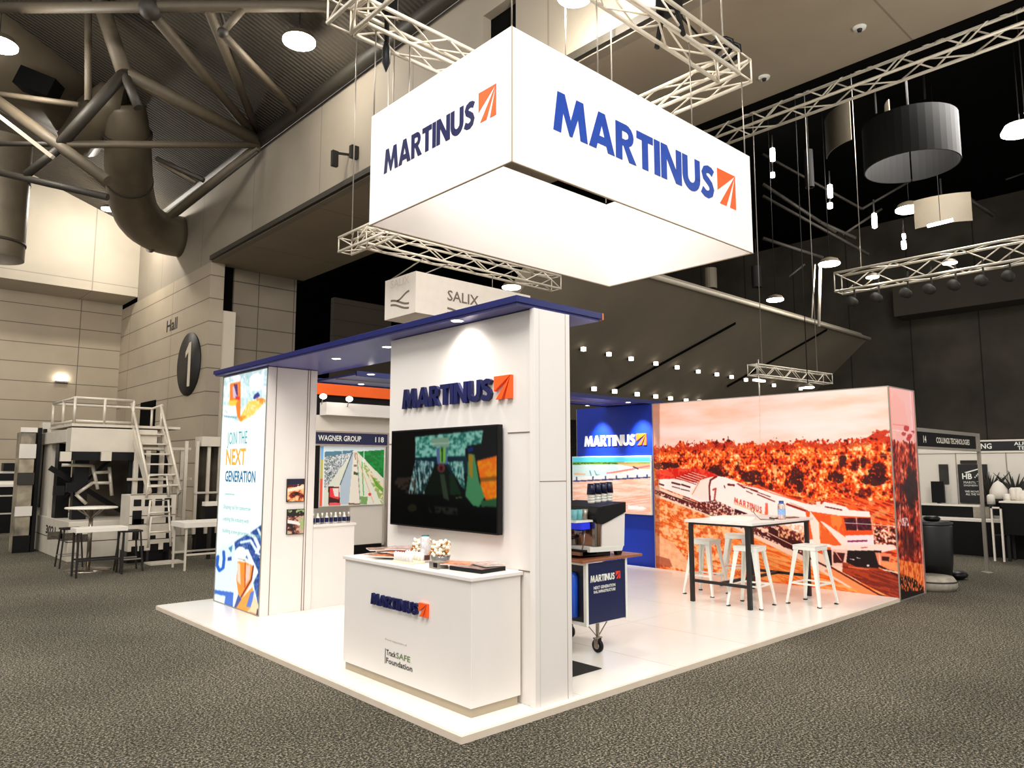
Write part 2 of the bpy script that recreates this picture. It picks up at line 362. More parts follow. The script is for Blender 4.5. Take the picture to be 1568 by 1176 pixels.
# ---- light box tower
t = thing('lightbox_tower', 'white tower at the left of the stand with a glowing recruitment banner', 'tower', (3.74, 8.4, FZ))
MB().box((3.755, 8.40, FZ), (4.40, 9.78, 2.97)).build('tower_body', WHITE, t, .004)
s_ = MB()
for x in (3.86, 4.27, 4.30): s_.box((x, 8.394, FZ), (x + .006, 8.3995, 2.97))
s_.build('panel_joint', SEAM, t)
MB().box((3.744, 8.402, FZ + .01), (3.7545, 8.415, 2.965)).box((3.744, 9.76, FZ + .01), (3.7545, 9.775, 2.965)).box((3.744, 8.402, 2.95), (3.7545, 9.775, 2.968)).box((3.744, 8.402, FZ), (3.7545, 9.775, FZ + .012)).build('banner_frame', ALU, t)
def ban(p, U, V):
    p.fill((238, 254, 252)); q = lambda x, y: (325 + x / 8.4, 560 + y / 8.4); P = lambda *a: [q(*v) for v in a]
    n = fbm(p.x / 3.5, p.y / 6, 11); n2 = fbm(p.x / 1.6, p.y / 2.5, 21)
    top = P((100,-60),(800,-90),(780,420),(370,720),(120,650)); m = p.inside(top)
    p.put(m, (222, 246, 250)); p.put(m & (n > .52), (178, 214, 222), .6); p.put(m & (n < .38), (250, 255, 255)); p.put(m & (n2 > .62), (140, 175, 165), .3)
    p.poly(P((228,235),(365,200),(365,480),(360,720),(320,650),(300,460),(225,500)), (252, 128, 40)); p.poly(P((260,270),(330,250),(330,400),(270,420)), (210, 190, 215)); p.poly(P((275,235),(325,240),(330,390),(312,380)), (90, 50, 110)); p.poly(P((300,390),(355,400),(350,440),(300,430)), (225, 40, 60))
    p.poly(P((215,445),(330,440),(300,510),(215,515)), (255, 205, 70)); p.poly(P((140,520),(300,520),(320,640),(140,650)), (240, 250, 255))
    p.line(P((155,648),(310,668)), 1.6, (110, 150, 170)); p.line(P((165,570),(195,610)), 1, (160, 190, 210))
    p.disc(*q(315, 155), 6, 6, (252, 255, 255)); p.disc(*q(570, 210), 11, 14, (252, 255, 255))
    p.poly(P((470,455),(560,440),(700,445),(520,640),(370,720),(365,650)), (255, 210, 95)); p.poly(P((560,430),(640,410),(700,450),(640,495),(600,470)), (252, 140, 45)); p.poly(P((370,640),(440,650),(370,722),(350,690)), (252, 150, 30))
    m = p.inside(P((470,455),(560,440),(700,445),(520,640),(370,720),(365,650))); p.put(m & (n2 > .56), (255, 240, 190), .8)
    p.poly(P((525,420),(545,370),(590,340),(615,385),(590,410),(540,430)), (40, 60, 140)); p.poly(P((560,400),(605,392),(600,405),(570,410)), (230, 60, 40))
    q2 = lambda x, y: (320 + x / 6.92, 780 + y / 6.92); Q = lambda *a: [q2(*v) for v in a]
    bot = Q((605,130),(60,450),(0,1000),(560,1240),(620,600)); m = p.inside(bot); p.put(m, (226, 244, 252))
    p.poly(Q((605,130),(455,235),(270,345),(275,430),(460,560),(520,670),(470,780),(520,1010),(560,1060),(605,700)), (40, 84, 160)); m = p.inside(Q((605,130),(455,235),(270,345),(275,430),(460,560),(520,670),(470,780),(520,1010),(560,1060),(605,700)))
    p.put(m & (n2 < .42), (20, 50, 110), .8); p.put(m & (n2 > .6), (120, 140, 200), .7)
    p.line(Q((420,260),(480,290),(530,400),(500,470)), 5, (240, 248, 255)); p.line(Q((520,210),(560,300),(570,430)), 3.5, (220, 235, 250)); p.line(Q((340,350),(440,330),(540,500)), 4, (230, 245, 255)); p.line(Q((330,405),(590,520)), 2.2, (60, 80, 150)); p.line(Q((400,440),(500,660)), 6, (240, 246, 252))
    p.disc(*q2(335, 470), 9, 11, (248, 252, 250)); p.line(Q((310,520),(380,540)), 1.5, (150, 150, 120))
    p.poly(Q((300,550),(390,560),(470,600),(455,760),(400,860),(350,940),(310,900),(290,740),(300,640)), (250, 148, 50)); p.poly(Q((300,560),(330,580),(335,800),(300,760)), (250, 214, 190)); p.poly(Q((385,590),(440,590),(430,740),(385,800)), (250, 200, 180)); p.line(Q((470,600),(450,740),(380,860),(340,930)), 2, (110, 20, 30)); p.line(Q((385,570),(380,830)), 1.6, (200, 70, 20))
    p.poly(Q((350,940),(460,820),(470,870),(430,1090),(280,1050)), (250, 160, 60)); p.poly(Q((440,880),(480,860),(450,1040),(395,1030)), (80, 120, 215)); p.poly(Q((310,900),(345,950),(290,1040),(265,1040)), (60, 80, 150)); p.poly(Q((480,900),(520,1010),(555,1060),(550,1240),(400,1090),(440,1040)), (253, 215, 170)); p.poly(Q((250,1040),(500,1110),(520,1240),(250,1120)), (250, 92, 30)); p.poly(Q((510,1050),(550,1070),(545,1150),(500,1120)), (50, 40, 80))
    p.line(Q((95,500),(85,590),(110,650),(150,620),(160,520),(155,450)), 4.4, (30, 100, 200)); p.poly(Q((205,410),(250,380),(240,450),(230,450)), (70, 140, 180)); p.poly(Q((200,510),(240,500),(240,540),(195,545)), (40, 80, 170))
    p.poly(Q((45,850),(260,880),(250,1050),(160,1010),(175,920),(45,890)), (60, 110, 205))
printed('glowing_banner', t, col_mat('backlit_banner', emit=.66, rough=.5, base=.3), '-x', 3.7535, 8.415, 9.76, FZ + .012, 2.95, 190, 360, ban, 2)
fn = facing('-x', (3.7535, 9.56, 0)); mm_ = mat('teal_print', (60, 165, 170), .5, emit=.25)
text(MB(), 'JOIN THE', fn, .0, 2.06, .16, .62, d=.001).build('banner_line', mm_, t)
text(MB(), 'NEXT', fn, -.02, 1.80, .20, .62, d=.001, bold=.02).build('banner_line', mat('amber_print', (240, 170, 50), .5, emit=.3), t)
x_ = text(MB(), 'GENERATION', fn, -.02, 1.585, .135, .93, d=.001, bold=.02); MB().prism([(0, 1.42), (.3, 1.42), (.3, 1.427), (0, 1.427)], fn, .0003, .001).build('banner_rule', mm_, t)
x_.build('banner_line', mat('deep_teal_print', (20, 100, 150), .5, emit=.25), t)
PT = mat('pale_teal_print', (96, 170, 170), .5, emit=.2)
for k, (zz, w, s) in enumerate(((1.24, .84, 'Shaping rail for tomorrow'), (1.09, .8, 'Leading the industry with'), (.94, 1.16, 'building a new generation of people'))):
    text(MB(), s, fn, -.03, zz, .05, w, d=.001).build('banner_line', PT, t)
# two small pictures on the tower side
def pic1(p, U, V):
    n = fbm(U * 14, V * 22, 31); p.fill((120, 30, 20)); p.put(n > .5, (235, 130, 70)); p.put(n > .6, (250, 190, 140)); p.put((V > .17) & (n < .6), (70, 20, 40)); p.put((V > .2), (10, 15, 50)); p.put((abs(V - .13 - U * .2) < .018), (250, 215, 190)); p.put(n < .38, (20, 6, 10))
def pic2(p, U, V):
    n = fbm(U * 18, V * 18, 37); p.fill((130, 70, 50)); p.put(n > .52, (200, 150, 140)); p.put(n < .42, (30, 15, 15)); p.put(V > .21, (25, 15, 15)); p.put((abs(V - .15 + U * .2) < .02), (235, 215, 210)); p.put((n > .62), (150, 170, 110))
for lab, y0, y1, fnp in (('small picture of an orange landscape on the side of the lightbox tower', 733, 769, pic1), ('small picture of grey machinery, lower one on the side of the lightbox tower', 779, 819, pic2)):
    a = on(438, y1, 'y', 8.39); b = on(466, y0, 'y', 8.39)
    tt = thing('wall_picture', lab, 'picture', (a.x, 8.39, a.z))
    MB().box((a.x, 8.379, a.z), (b.x, 8.3935, b.z)).build('picture_frame', BLKM, tt)
    printed('picture_print', tt, col_mat('picture_print', emit=.1), '-y', 8.3785, a.x + .008, b.x - .008, a.z + .008, b.z - .008, 40, 60, fnp)
# recessed white cabinet with a row of bottles
ca = on(541, 930, 'z', FZ).x
t = thing('white_cabinet', 'plain white storage cabinet between the lightbox tower and the counter', 'cabinet', (4.41, 8.42, FZ))
MB().box((4.41, 8.42, FZ), (4.99, 8.95, 1.03)).build('cabinet_body', WHITE, t, .003)
MB().box((4.405, 8.405, 1.03), (5.005, 8.96, 1.06)).build('cabinet_top', WHITE, t, .003)
for k in range(9):
    x = 4.45 + k * .062
    tt = thing('drink_bottle', 'small dark blue capped bottle in the row on the white cabinet', 'bottle', (x, 8.5, 1.06), 'row of small bottles on the white cabinet')
    MB().lathe((x, 8.5, 1.06), [(.001, 0), (.020, 0), (.021, .02), (.024, .08), (.014, .10), (.011, .11)], 10).build('bottle_body', WMETAL if k % 2 else ALU, tt)
    MB().lathe((x, 8.5, 1.06), [(.0245, .02), (.0245, .075)], 10).build('bottle_label', NAVY, tt)
    MB().lathe((x, 8.5, 1.17), [(.012, 0), (.012, .025), (.001, .025)], 10).build('bottle_cap', WMETAL, tt)
# ---- canopy, two flat strips
t = thing('canopy', 'long blue flat canopy running over the display wall and the lightbox tower', 'canopy', (3.66, 3.93, 2.975))
MB().box((3.67, 3.94, 2.975), (4.61, 9.86, 3.00)).build('soffit_panel', CANOPYU, t)['label'] = 'blue glossy underside, violet from painted bounce light'
MB().box((3.65, 3.92, 2.995), (3.669, 9.88, 3.045)).box((4.611, 3.92, 2.995), (4.63, 9.88, 3.045)).box((3.669, 3.92, 2.995), (4.611, 3.939, 3.045)).box((3.669, 9.861, 2.995), (4.611, 9.88, 3.045)).build('fascia', CANOPY, t, .002)
MB().box((3.67, 3.94, 3.0), (4.61, 9.86, 3.03)).build('canopy_top', BLKM, t)
MB().box((4.6305, 3.92, 2.99), (4.645, 3.96, 3.045)).build('end_cap', mat('canopy_end_orange', (220, 120, 50), .5), t)
DL = [(700, 491), (593, 531), (515, 549)]
dl = [on(px, py, 'z', 2.975) for px, py in DL]
def downlight(p, par, r=.045):
    m = MB().lathe((p.x, p.y, p.z), [(r, 0), (r + .012, -.006), (r + .014, .0)], 16); f = m.build('downlight_ring', WMETAL, par)
    MB().lathe((p.x, p.y, p.z), [(.0005, -.004), (r, -.004)], 16).build('downlight_lens', LAMP, f)
def spot(loc, power, size=70, blend=.6, rot=None, col=(1, .93, .86), rad=.03):
    d = bpy.data.lights.new('spot_lamp', 'SPOT'); d.energy = power; d.spot_size = math.radians(size); d.spot_blend = blend; d.color = col; d.shadow_soft_size = rad
    o = bpy.data.objects.new('spot_lamp', d); COL.objects.link(o); o.location = loc
    if rot is not None: o.rotation_euler = (Vector(rot) - Vector(loc)).to_track_quat('-Z', 'Y').to_euler()
    return o
for p in dl: downlight(p, t); spot((p.x, p.y, p.z - .02), 26, 150, 1.0, (p.x + .25, p.y, 0), rad=.06)
t = thing('canopy', 'blue canopy strip across the back of the stand, ending over the blue wall', 'canopy', (4.64, 8.0, 2.90))
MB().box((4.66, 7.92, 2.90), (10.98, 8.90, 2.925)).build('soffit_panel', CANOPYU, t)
MB().box((4.66, 7.90, 2.885), (11.0, 7.919, 2.95)).box((10.98, 7.92, 2.885), (11.0, 8.92, 2.95)).box((4.66, 8.901, 2.885), (10.98, 8.92, 2.95)).build('fascia', CANOPY, t, .002)
MB().box((4.68, 8.42, 2.885), (10.5, 8.44, 2.8995)).build('ceiling_batten', ALU, t)
for px, py in ((568, 573), (553, 588), (900, 621), (962, 617)):
    p = on(px, py, 'z', 2.90); 
    if px > 800: p = on(px, py, 'x', 10.2); p.z = 2.9; p.y = max(p.y, 8.02)
    downlight(p, t, .04); spot((p.x, p.y, p.z - .02), 230 if px > 800 else 25, 62, .9, (p.x + (.34 if px > 800 else 0), p.y, 2.2 if px > 800 else 1.4), rad=.05)
# ---- blue wall
BX = 10.60
yl = on(884, 700, 'x', BX).y
t = thing('blue_display_wall', 'royal blue wall with white wordmark at the back of the stand', 'wall', (BX, 7.80, FZ))
MB().box((BX, 7.80, .0), (BX + .3, yl, 2.885)).build('wall_panel', ROYAL, t, .003)
MB().box((BX - .012, 7.788, .0), (BX + .02, 7.799, 2.885)).box((BX - .006, yl, 0), (BX + .02, yl + .01, 2.885)).build('edge_trim', ALU, t)
a = on(895.5, 684, 'x', BX); b = on(973, 681, 'x', BX); c = on(990, 681, 'x', BX); h = on(895.5, 668, 'x', BX).z - a.z
fn = facing('-x', (BX - .001, a.y, a.z))
wordmark(fn, a.y - b.y, h, .015).build('raised_wordmark', mat('letter_white', (250, 248, 244), .4, var=.01, emit=.12), t)['label'] = 'white raised letters'
emblem(fn, a.y - b.y + .03, (b.y - c.y) - .02, h * 1.03, .015).build('emblem', ORANGE, t)
t = thing('wall_screen', 'screen on the blue wall showing an aerial view of a rail line over sand', 'screen', (BX, 8.0, .95))
s0 = on(877, 698, 'x', BX - .05); s1 = on(998, 789, 'x', BX - .05); zt = on(998, 697.5, 'x', BX - .05).z
s0.y = min(s0.y, yl - .03)
MB().box((BX - .05, s1.y, s1.z), (BX - .003, s0.y + .12, zt)).build('screen_housing', WMETAL, t, .003)
def scr(p, U, V):
    q = lambda x, y: (870 + x / 8.4, 690 + y / 8.4); P = lambda *a: [q(*v) for v in a]; n = fbm(p.x / 20, p.y / 2, 41); n2 = fbm(p.x / 3, p.y / 1.5, 44)
    p.fill((254, 208, 184)); p.put(n > .55, (252, 172, 140), .6); p.put(n < .4, (255, 226, 208), .8)
    p.put(p.y < q(0, 380)[1] - (p.x - 880) * .05, (240, 240, 236)); p.poly(P((60,180),(600,180),(700,300),(60,340)), (205, 238, 236)); p.put((n2 > .6) & (p.y < q(0, 330)[1]), (250, 214, 196), .6)
    p.poly(P((0,60),(1100,60),(1100,140),(0,150)), (90, 215, 240)); p.poly(P((0,60),(1100,60),(1100,95),(0,90)), (150, 236, 250)); p.put(p.inside(P((0,148),(1100,148),(1100,170),(0,182))), (110, 165, 30)); p.put(p.inside(P((0,155),(1100,155),(1100,172),(0,180))) & (n2 > .55), (40, 90, 30))
    p.poly(P((620,150),(1100,165),(1100,240),(930,235),(640,170)), (225, 170, 110), .8); p.line(P((500,290),(640,270),(1080,190)), 2.2, (240, 80, 120), .7); p.line(P((560,285),(830,240)), 2, (250, 120, 90), .8)
    p.line(P((840,210),(900,235)), 2, (60, 50, 50)); p.line(P((280,260),(295,320)), 1.5, (70, 130, 150)); p.line(P((340,260),(360,310),(400,310)), 1.2, (70, 130, 150)); p.line(P((85,300),(210,305)), 3, (252, 170, 110), .7)
    p.line(P((60,395),(480,375),(1110,340)), 1.9, (28, 40, 100))
    for x in (110, 320, 480, 620, 765, 890, 1015): p.line(P((x, 385 - x * .035), (x, 350 - x * .035)), 2.0, (28, 50, 120))
    for k in range(4): p.line(P((560,640 + k * 30),(1100,560 + k * 32)), 1.5, (250, 150, 120), .6)
    p.poly(P((770,700),(960,720),(1010,740),(960,765),(770,755)), (255, 250, 246))
printed('screen_picture', t, col_mat('screen_picture', emit=.42, rough=.3, base=.4), '-x', BX - .051, s1.y + .01, s0.y + .11, s1.z + .01, zt - .01, 180, 120, scr, 1)
# ---- mural wall
t = thing('mural_wall', 'large freestanding wall box printed with an orange train and forest scene', 'wall', (10.5, 3.85, 0))
MX = 10.5
MB().box((MX + .004, 3.854, .012), (11.446, 7.775, 2.86)).build('wall_box', WHITE, t)
fr = MB()
fr.box((MX - .012, 3.838, 0), (MX + .003, 3.853, 2.868)).box((MX - .008, 7.775, 0), (MX + .02, 7.787, 2.868)).box((11.435, 3.84, 0), (11.455, 3.853, 2.868))
fr.box((MX - .008, 3.84, 0), (MX + .003, 7.785, .012)).box((MX, 3.838, 0), (11.455, 3.853, .014)).box((MX - .004, 3.845, 2.86), (11.452, 7.78, 2.872))
fr.build('frame', ALU, t)['label'] = 'thin silver frame'
def mural(p, U, V):
    n = fbm(U * 3.2, V * 4.5, 50); n2 = fbm(U * 10, V * 12, 53); n3 = fbm(U * 22, V * 20, 57, 3); n4 = fbm(U * 45, V * 40, 58, 2); st = fbm(p.x / 22 + p.y / 16, p.y / 1.7 - p.x / 5, 61); vt = fbm(U * 26, V * 7, 67, 3)
    p.fill((254, 222, 208)); sk = fbm(U * .7, V * 3, 70) * .6 + fbm(U * 1.3, V * 6, 72) * .4; p.ramp(np.ones(sk.shape), sk, ((.3, (255, 232, 224)), (.48, (255, 220, 206)), (.6, (255, 202, 180)), (.7, (255, 188, 158)))); p.put(p.x > 1000 + 0 * p.x, (253, 205, 190), .15)
    tree = p.curve([(1000,684),(1030,683),(1045,677),(1060,680),(1085,677),(1105,676),(1115,674),(1130,681),(1150,676),(1165,680),(1190,676),(1215,677),(1235,673),(1250,676),(1275,677),(1300,674),(1320,672),(1335,668),(1350,665),(1365,669),(1380,672)]) + (n3 - .5) * 16 + (n4 - .5) * 8
    T = p.y > tree
    p.put(T, (236, 84, 20)); v = n2 * .5 + n3 * .35 + n4 * .15
    v = v * .75 + n4 * .25
    p.ramp(T, v, ((.34, (60, 4, 2)), (.40, (160, 20, 2)), (.45, (228, 44, 0)), (.50, (250, 76, 4)), (.55, (254, 112, 24)), (.60, (255, 160, 70)), (.67, (255, 226, 180))))
    p.put(T & (n2 < .41) & (n < .46) & (p.y > tree + 18), (70, 8, 6), .7); p.put(T & (vt > .63) & (n3 > .5) & (p.y > tree + 12), (255, 206, 140), .6)
    p.put(T & (p.y < tree + 9) & (n3 > .42), (190, 40, 12), .75)
    for x, y, rx, ry in ((1095,722,13,10),(1015,713,22,5),(1220,730,11,16),(1225,742,6,11),(1150,730,16,9),(1280,731,12,9),(1344,722,12,15),(1290,706,6,9),(1340,735,20,8),(1180,745,4,5),(1322,708,4,8),(1160,742,10,6)):
        p.put((((p.x - x) / rx) ** 2 + ((p.y - y) / ry) ** 2 < 1 + (n3 - .5) * 2.2) & (n4 > .3), (48, 6, 8), .9)
    for x, y, r in ((1350,663,8),(1357,661,5),(1338,668,4),(1345,668,7)): p.put(((p.x - x) / (r * 1.6)) ** 2 + ((p.y - y) / (r * .6)) ** 2 < 1 + (n4 - .5) * 2, (205, 52, 18), .9)
    # hill on the left, scrub bank on the right
    P = lambda *a: list(a)
    m = p.inside(P((1005,720),(1040,717),(1075,718),(1100,728),(1092,740),(1005,734))); p.put(m, (222, 24, 10)); p.put(m & (n3 > .52), (245, 90, 60), .7)
    gb = p.curve([(1000,900),(1090,742),(1160,742),(1200,757),(1250,765),(1300,762),(1380,768)]) + (n3 - .5) * 8
    G = (p.y > gb); p.put(G, (240, 54, 4)); p.put(G & (st > .5), (250, 106, 40), .8); p.put(G & (st < .42), (120, 18, 8), .7); p.put(G & (n3 > .6), (252, 170, 110), .6)
    # ground
    gr = p.inside(P((1003,748),(1090,780),(1180,812),(1260,850),(1385,900),(1385,925),(1003,885))); 
    p.put(gr, (252, 126, 44)); p.put(gr & (st > .52), (254, 172, 100), .8); p.put(gr & (st < .42), (232, 74, 10), .7); p.put(gr & (n3 > .58) & (p.x < 1120), (253, 205, 160), .7); p.put(gr & (n3 < .40) & (p.x < 1150), (205, 70, 20), .7)
    p.poly(P((1003,818),(1030,830),(1056,862),(1056,875),(1003,862)), (252, 186, 140), .8)
    p.put(p.inside(P((1003,850),(1025,856),(1030,868),(1003,868))), (140, 40, 20), .6)
    # rail and ballast band in front of the train
    p.poly(P((1003,744),(1060,766),(1120,792),(1180,812),(1235,838),(1280,858),(1300,880),(1330,900),(1300,900),(1230,860),(1160,826),(1090,792),(1003,760)), (250, 205, 178)); bb = p.inside(P((1003,750),(1060,770),(1120,795),(1180,816),(1240,842),(1230,850),(1160,820),(1090,790),(1003,756))); p.put(bb & (n4 > .42), (74, 8, 8), .9)
    # wagons
    p.poly(P((1008,734),(1032,733),(1062,739),(1080,734),(1100,729),(1112,731),(1140,742),(1180,752),(1230,770),(1285,782),(1300,786),(1300,840),(1240,836),(1170,806),(1100,782),(1060,764),(1008,745)), (253, 236, 226))
    for k in range(6): p.line(P((1034 + k * 5, 731 - k * 2), (1066 + k * 3, 742 - k * 2.2)), 1.0, (120, 14, 10)); p.line(P((1030 + k * 6, 733 - k * 2), (1056 + k * 5, 741 - k * 2.2)), .9, (255, 226, 205))
    for a0, b0, a1, b1, w in ((1029,739,1041,742,2.6),(1044,742,1056,746,2.4),(1029,745,1041,748,1.2),(1043,749,1056,752,1.4),(1010,741,1016,743,2.4),(1010,752,1053,770,1.6),(1020,757,1053,769,2),(1046,763,1080,776,2)): p.line(P((a0, b0), (a1, b1)), w, (84, 10, 8))
    p.poly(P((1056,755),(1072,735),(1094,729),(1086,735),(1084,762),(1084,768),(1062,762)), (252, 226, 212)); p.line(P((1060,757),(1070,739),(1072,735)), 1.1, (235, 120, 60))
    p.line(P((1097,730),(1088,735),(1086,745),(1087,766)), 2.6, (110, 14, 14)); p.line(P((1092,750),(1096,748),(1094,765)), 2.6, (190, 60, 50)); 
    for a0, b0, a1, b1, w in ((1115,742,1124,743,3),(1130,741,1140,747,2.4),(1140,746,1160,752,1.6),(1143,752,1152,756,1.2),(1160,757,1186,768,1.6),(1150,750,1180,761,1.2),(1109,744,1110,747,1.6)): p.line(P((a0, b0), (a1, b1)), w, (120, 16, 12))
    p.line(P((1128,741),(1160,747),(1185,756),(1235,771)), 1.2, (240, 90, 50)); p.line(P((1205,772),(1236,783)), 3.2, (150, 24, 16)); p.line(P((1210,770),(1230,778)), 1.2, (250, 150, 110))
    for k, ch in enumerate('MARTINUS'): pass
    x0 = 1124
    for ch in 'MARTINUS':
        w_, ps = GLY[ch]
        for pg in ps: p.poly([(x0 + u_ * 5.6, 769.5 + (x0 - 1124 + u_ * 5.6) * .40 - (8.6 + (x0 - 1124) * .04) * v_) for u_, v_ in pg], (222, 66, 40))
        x0 += w_ * 5.6 + 1.1
    p.line(P((1124,771),(1175,790)), 1.0, (252, 170, 70)); p.poly(P((1172,770),(1176,771),(1176,790),(1171,788)), (240, 100, 70))
    # bogies
    und = p.inside(P((1053,770),(1085,768),(1095,765),(1130,782),(1180,800),(1235,820),(1235,845),(1180,812),(1110,790),(1060,776))); p.put(und & (n4 < .56), (90, 8, 8), .92); p.put(und & (n4 > .64), (250, 180, 150), .8)
    p.poly(P((1125,779),(1144,786),(1125,785)), (52, 8, 18))
    p.poly(P((1178,806),(1240,836),(1240,846),(1200,838),(1176,818)), (60, 8, 8)); p.line(P((1158,812),(1215,842),(1290,880)), 2.4, (70, 8, 6)); p.line(P((1165,810),(1220,838)), 1.2, (252, 190, 160)); p.put(p.inside(P((1190,800),(1238,806),(1238,832),(1192,822))) & (n4 > .5), (250, 170, 120), .9)
    # locomotive
    p.poly(P((1232,780),(1240,773),(1258,772),(1262,768),(1295,776),(1300,781),(1331,783),(1333,792),(1288,791),(1240,782)), (254, 232, 222)); p.line(P((1264,776),(1289,781)), 2, (120, 30, 24)); p.poly(P((1250,768),(1256,768),(1256,776),(1249,776)), (254, 220, 205))
    p.poly(P((1234,782),(1288,790),(1334,792),(1337,820),(1294,820),(1300,836),(1278,836),(1246,826),(1236,826)), (242, 86, 26)); p.put(p.inside(P((1246,786),(1288,790),(1294,826),(1250,820))) & (vt > .5), (250, 138, 60), .8)
    p.poly(P((1240,782),(1254,800),(1256,834),(1246,832),(1240,800)), (254, 226, 206)); p.poly(P((1255,797),(1262,800),(1288,818),(1300,826),(1302,836),(1290,836),(1276,820)), (255, 224, 208)); p.poly(P((1258,806),(1286,834),(1256,832)), (238, 96, 34))
    p.poly(P((1292,793),(1333,793),(1335,812),(1296,812)), (60, 14, 26)); p.line(P((1311,792),(1313,812)), 1.2, (250, 170, 150)); p.put(p.inside(P((1292,793),(1333,793),(1335,812),(1296,812))) & (n4 > .58), (130, 30, 50), .6)
    p.line(P((1294,801),(1335,803),(1374,806)), .8, (255, 235, 225)); p.line(P((1334,793),(1338,820)), 1.2, (252, 180, 150)); p.poly(P((1293,813),(1336,813),(1337,818),(1294,819)), (238, 76, 20))
    p.poly(P((1296,820),(1338,819),(1338,834),(1300,836)), (254, 222, 222)); p.line(P((1299,829),(1327,828)), 2.6, (130, 30, 70)); p.poly(P((1272,836),(1300,834),(1368,834),(1374,841),(1350,846),(1300,844),(1272,842)), (254, 216, 200)); p.line(P((1318,839),(1328,838)), 1.4, (200, 60, 50))
    p.poly(P((1296,843),(1350,843),(1345,872),(1325,875),(1290,858)), (22, 6, 8)); p.poly(P((1340,846),(1365,848),(1362,864),(1346,868)), (246, 130, 90)); p.line(P((1346,846),(1348,868)), 1.4, (255, 190, 170)); p.poly(P((1350,852),(1362,853),(1361,861),(1350,860)), (60, 12, 10))
    p.poly(P((1265,842),(1274,842),(1274,866),(1265,866)), (34, 6, 8)); p.poly(P((1273,841),(1298,842),(1295,867),(1274,867)), (250, 190, 168)); p.poly(P((1276,845),(1294,847),(1291,862),(1276,862)), (70, 14, 16)); p.line(P((1278,843),(1288,858)), 1.4, (250, 160, 140)); p.line(P((1302,856),(1308,857)), 1.2, (240, 210, 200)); p.disc(1329, 866, 2.2, 1.5, (250, 225, 215)); p.line(P((1312,854),(1317,855)), 1, (230, 210, 205))
    # right-hand scrub and rails
    m = p.inside(P((1338,806),(1374,806),(1376,834),(1338,834))); p.put(m & (st > .47), (250, 170, 130)); p.put(m & (n4 < .42), (60, 10, 10)); p.put(m & (n4 > .66), (255, 228, 215))
    p.poly(P((1290,860),(1310,868),(1345,870),(1378,884),(1380,920),(1350,908),(1290,876)), (120, 30, 16)); p.put(p.inside(P((1290,860),(1310,868),(1345,870),(1378,884),(1380,920),(1350,908),(1290,876))) & (st > .5), (172, 56, 20)); 
    p.poly(P((1275,868),(1345,908),(1378,922),(1378,926),(1330,915),(1262,874)), (250, 140, 80)); p.line(P((1268,866),(1345,910),(1376,921)), 2.4, (90, 14, 8)); p.line(P((1345,866),(1380,884)), 3, (50, 8, 8)); p.poly(P((1348,858),(1378,862),(1379,878),(1352,868)), (248, 150, 90), .9); p.line(P((1352,872),(1379,878)), 1.6, (254, 230, 215)); p.line(P((1300,868),(1330,872)), 2, (252, 130, 90), .7)
    p.line(P((1005,699),(1375,697)), .8, (255, 190, 130), .55); p.line(P((1163,600),(1164,690)), .7, (240, 170, 140), .7)
    p.put(p.x < 1010, (60, 10, 10), .35)
    p.put(p.x < 1012 + 0 * n, (250, 150, 90), .15)
mcol = col_mat('mural_print', emit=.32, rough=.5, base=.62, spec=.3)
printed('mural_print', t, mcol, '-x', MX, 3.853, 7.775, .013, 2.86, 560, 400, mural, 1)
def side(p, U, V):
    n2 = fbm(U * 10, V * 12, 83); n3 = fbm(U * 22, V * 20, 87, 3); n4 = fbm(U * 45, V * 30, 88, 2); vt = fbm(U * 30, V * 5, 89, 3)
    p.fill((248, 186, 176)); p.put(U > .8, (250, 205, 216), .6); p.put(U < .07, (250, 130, 90), .8); p.put(fbm(U * 3, V * 2, 91) > .55, (250, 170, 158), .5)
    tree = 674 + (n3 - .5) * 10 + (p.x - 1366) * .12; T = p.y > tree; v = n2 * .4 + n3 * .3 + vt * .3
    p.ramp(T, v, ((.36, (40, 6, 10)), (.44, (110, 18, 14)), (.51, (176, 40, 20)), (.57, (216, 74, 40)), (.63, (236, 130, 96)), (.70, (246, 186, 166))))
    P = lambda *a: list(a)
    for x, y, r in ((1388,656,4),(1384,664,3),(1393,668,3.4),(1391,672,3),(1398,662,2.4)): p.put(((p.x - x) / r) ** 2 + ((p.y - y) / r) ** 2 < .8 + n4, (190, 40, 40), .85)
    p.line(P((1367,650),(1388,652)), .8, (240, 90, 70), .8); p.line(P((1367,658),(1402,664)), 1.2, (255, 220, 215)); p.put(((p.x - 1395) / 14) ** 2 + ((p.y - 745) / 34) ** 2 < .7 + (n3 - .5) * 2, (30, 8, 16), .9)
    p.put(((p.x - 1392) / 12) ** 2 + ((p.y - 835) / 22) ** 2 < .8 + (n3 - .5) * 2, (60, 8, 10), .7); p.put(p.inside(P((1374,795),(1390,792),(1392,806),(1376,804))) & (n4 > .5), (250, 215, 210)); p.line(P((1378,772),(1379,800)), .8, (240, 180, 170))
    G = p.inside(P((1372,856),(1424,866),(1426,915),(1372,880))); p.put(G, (240, 100, 30)); p.put(G & (n3 > .52), (252, 150, 80), .8); p.put(G & (n3 < .4), (190, 50, 14), .7)
    B = p.inside(P((1372,876),(1400,886),(1426,908),(1426,925),(1378,925))); p.put(B, (20, 6, 6)); p.put(B & (n4 > .56) & (p.y < 905), (236, 110, 50))
    p.put(U > .86, (214, 52, 24), .3); p.put((U > .90) & (U < .92), (255, 200, 190), .8)
printed('side_print', t, mcol, '-y', 3.8525, MX + .004, 11.435, .016, 2.86, 130, 340, side, 1)
# ================================================================ furniture and goods on the stand
F0 = FZ + .001
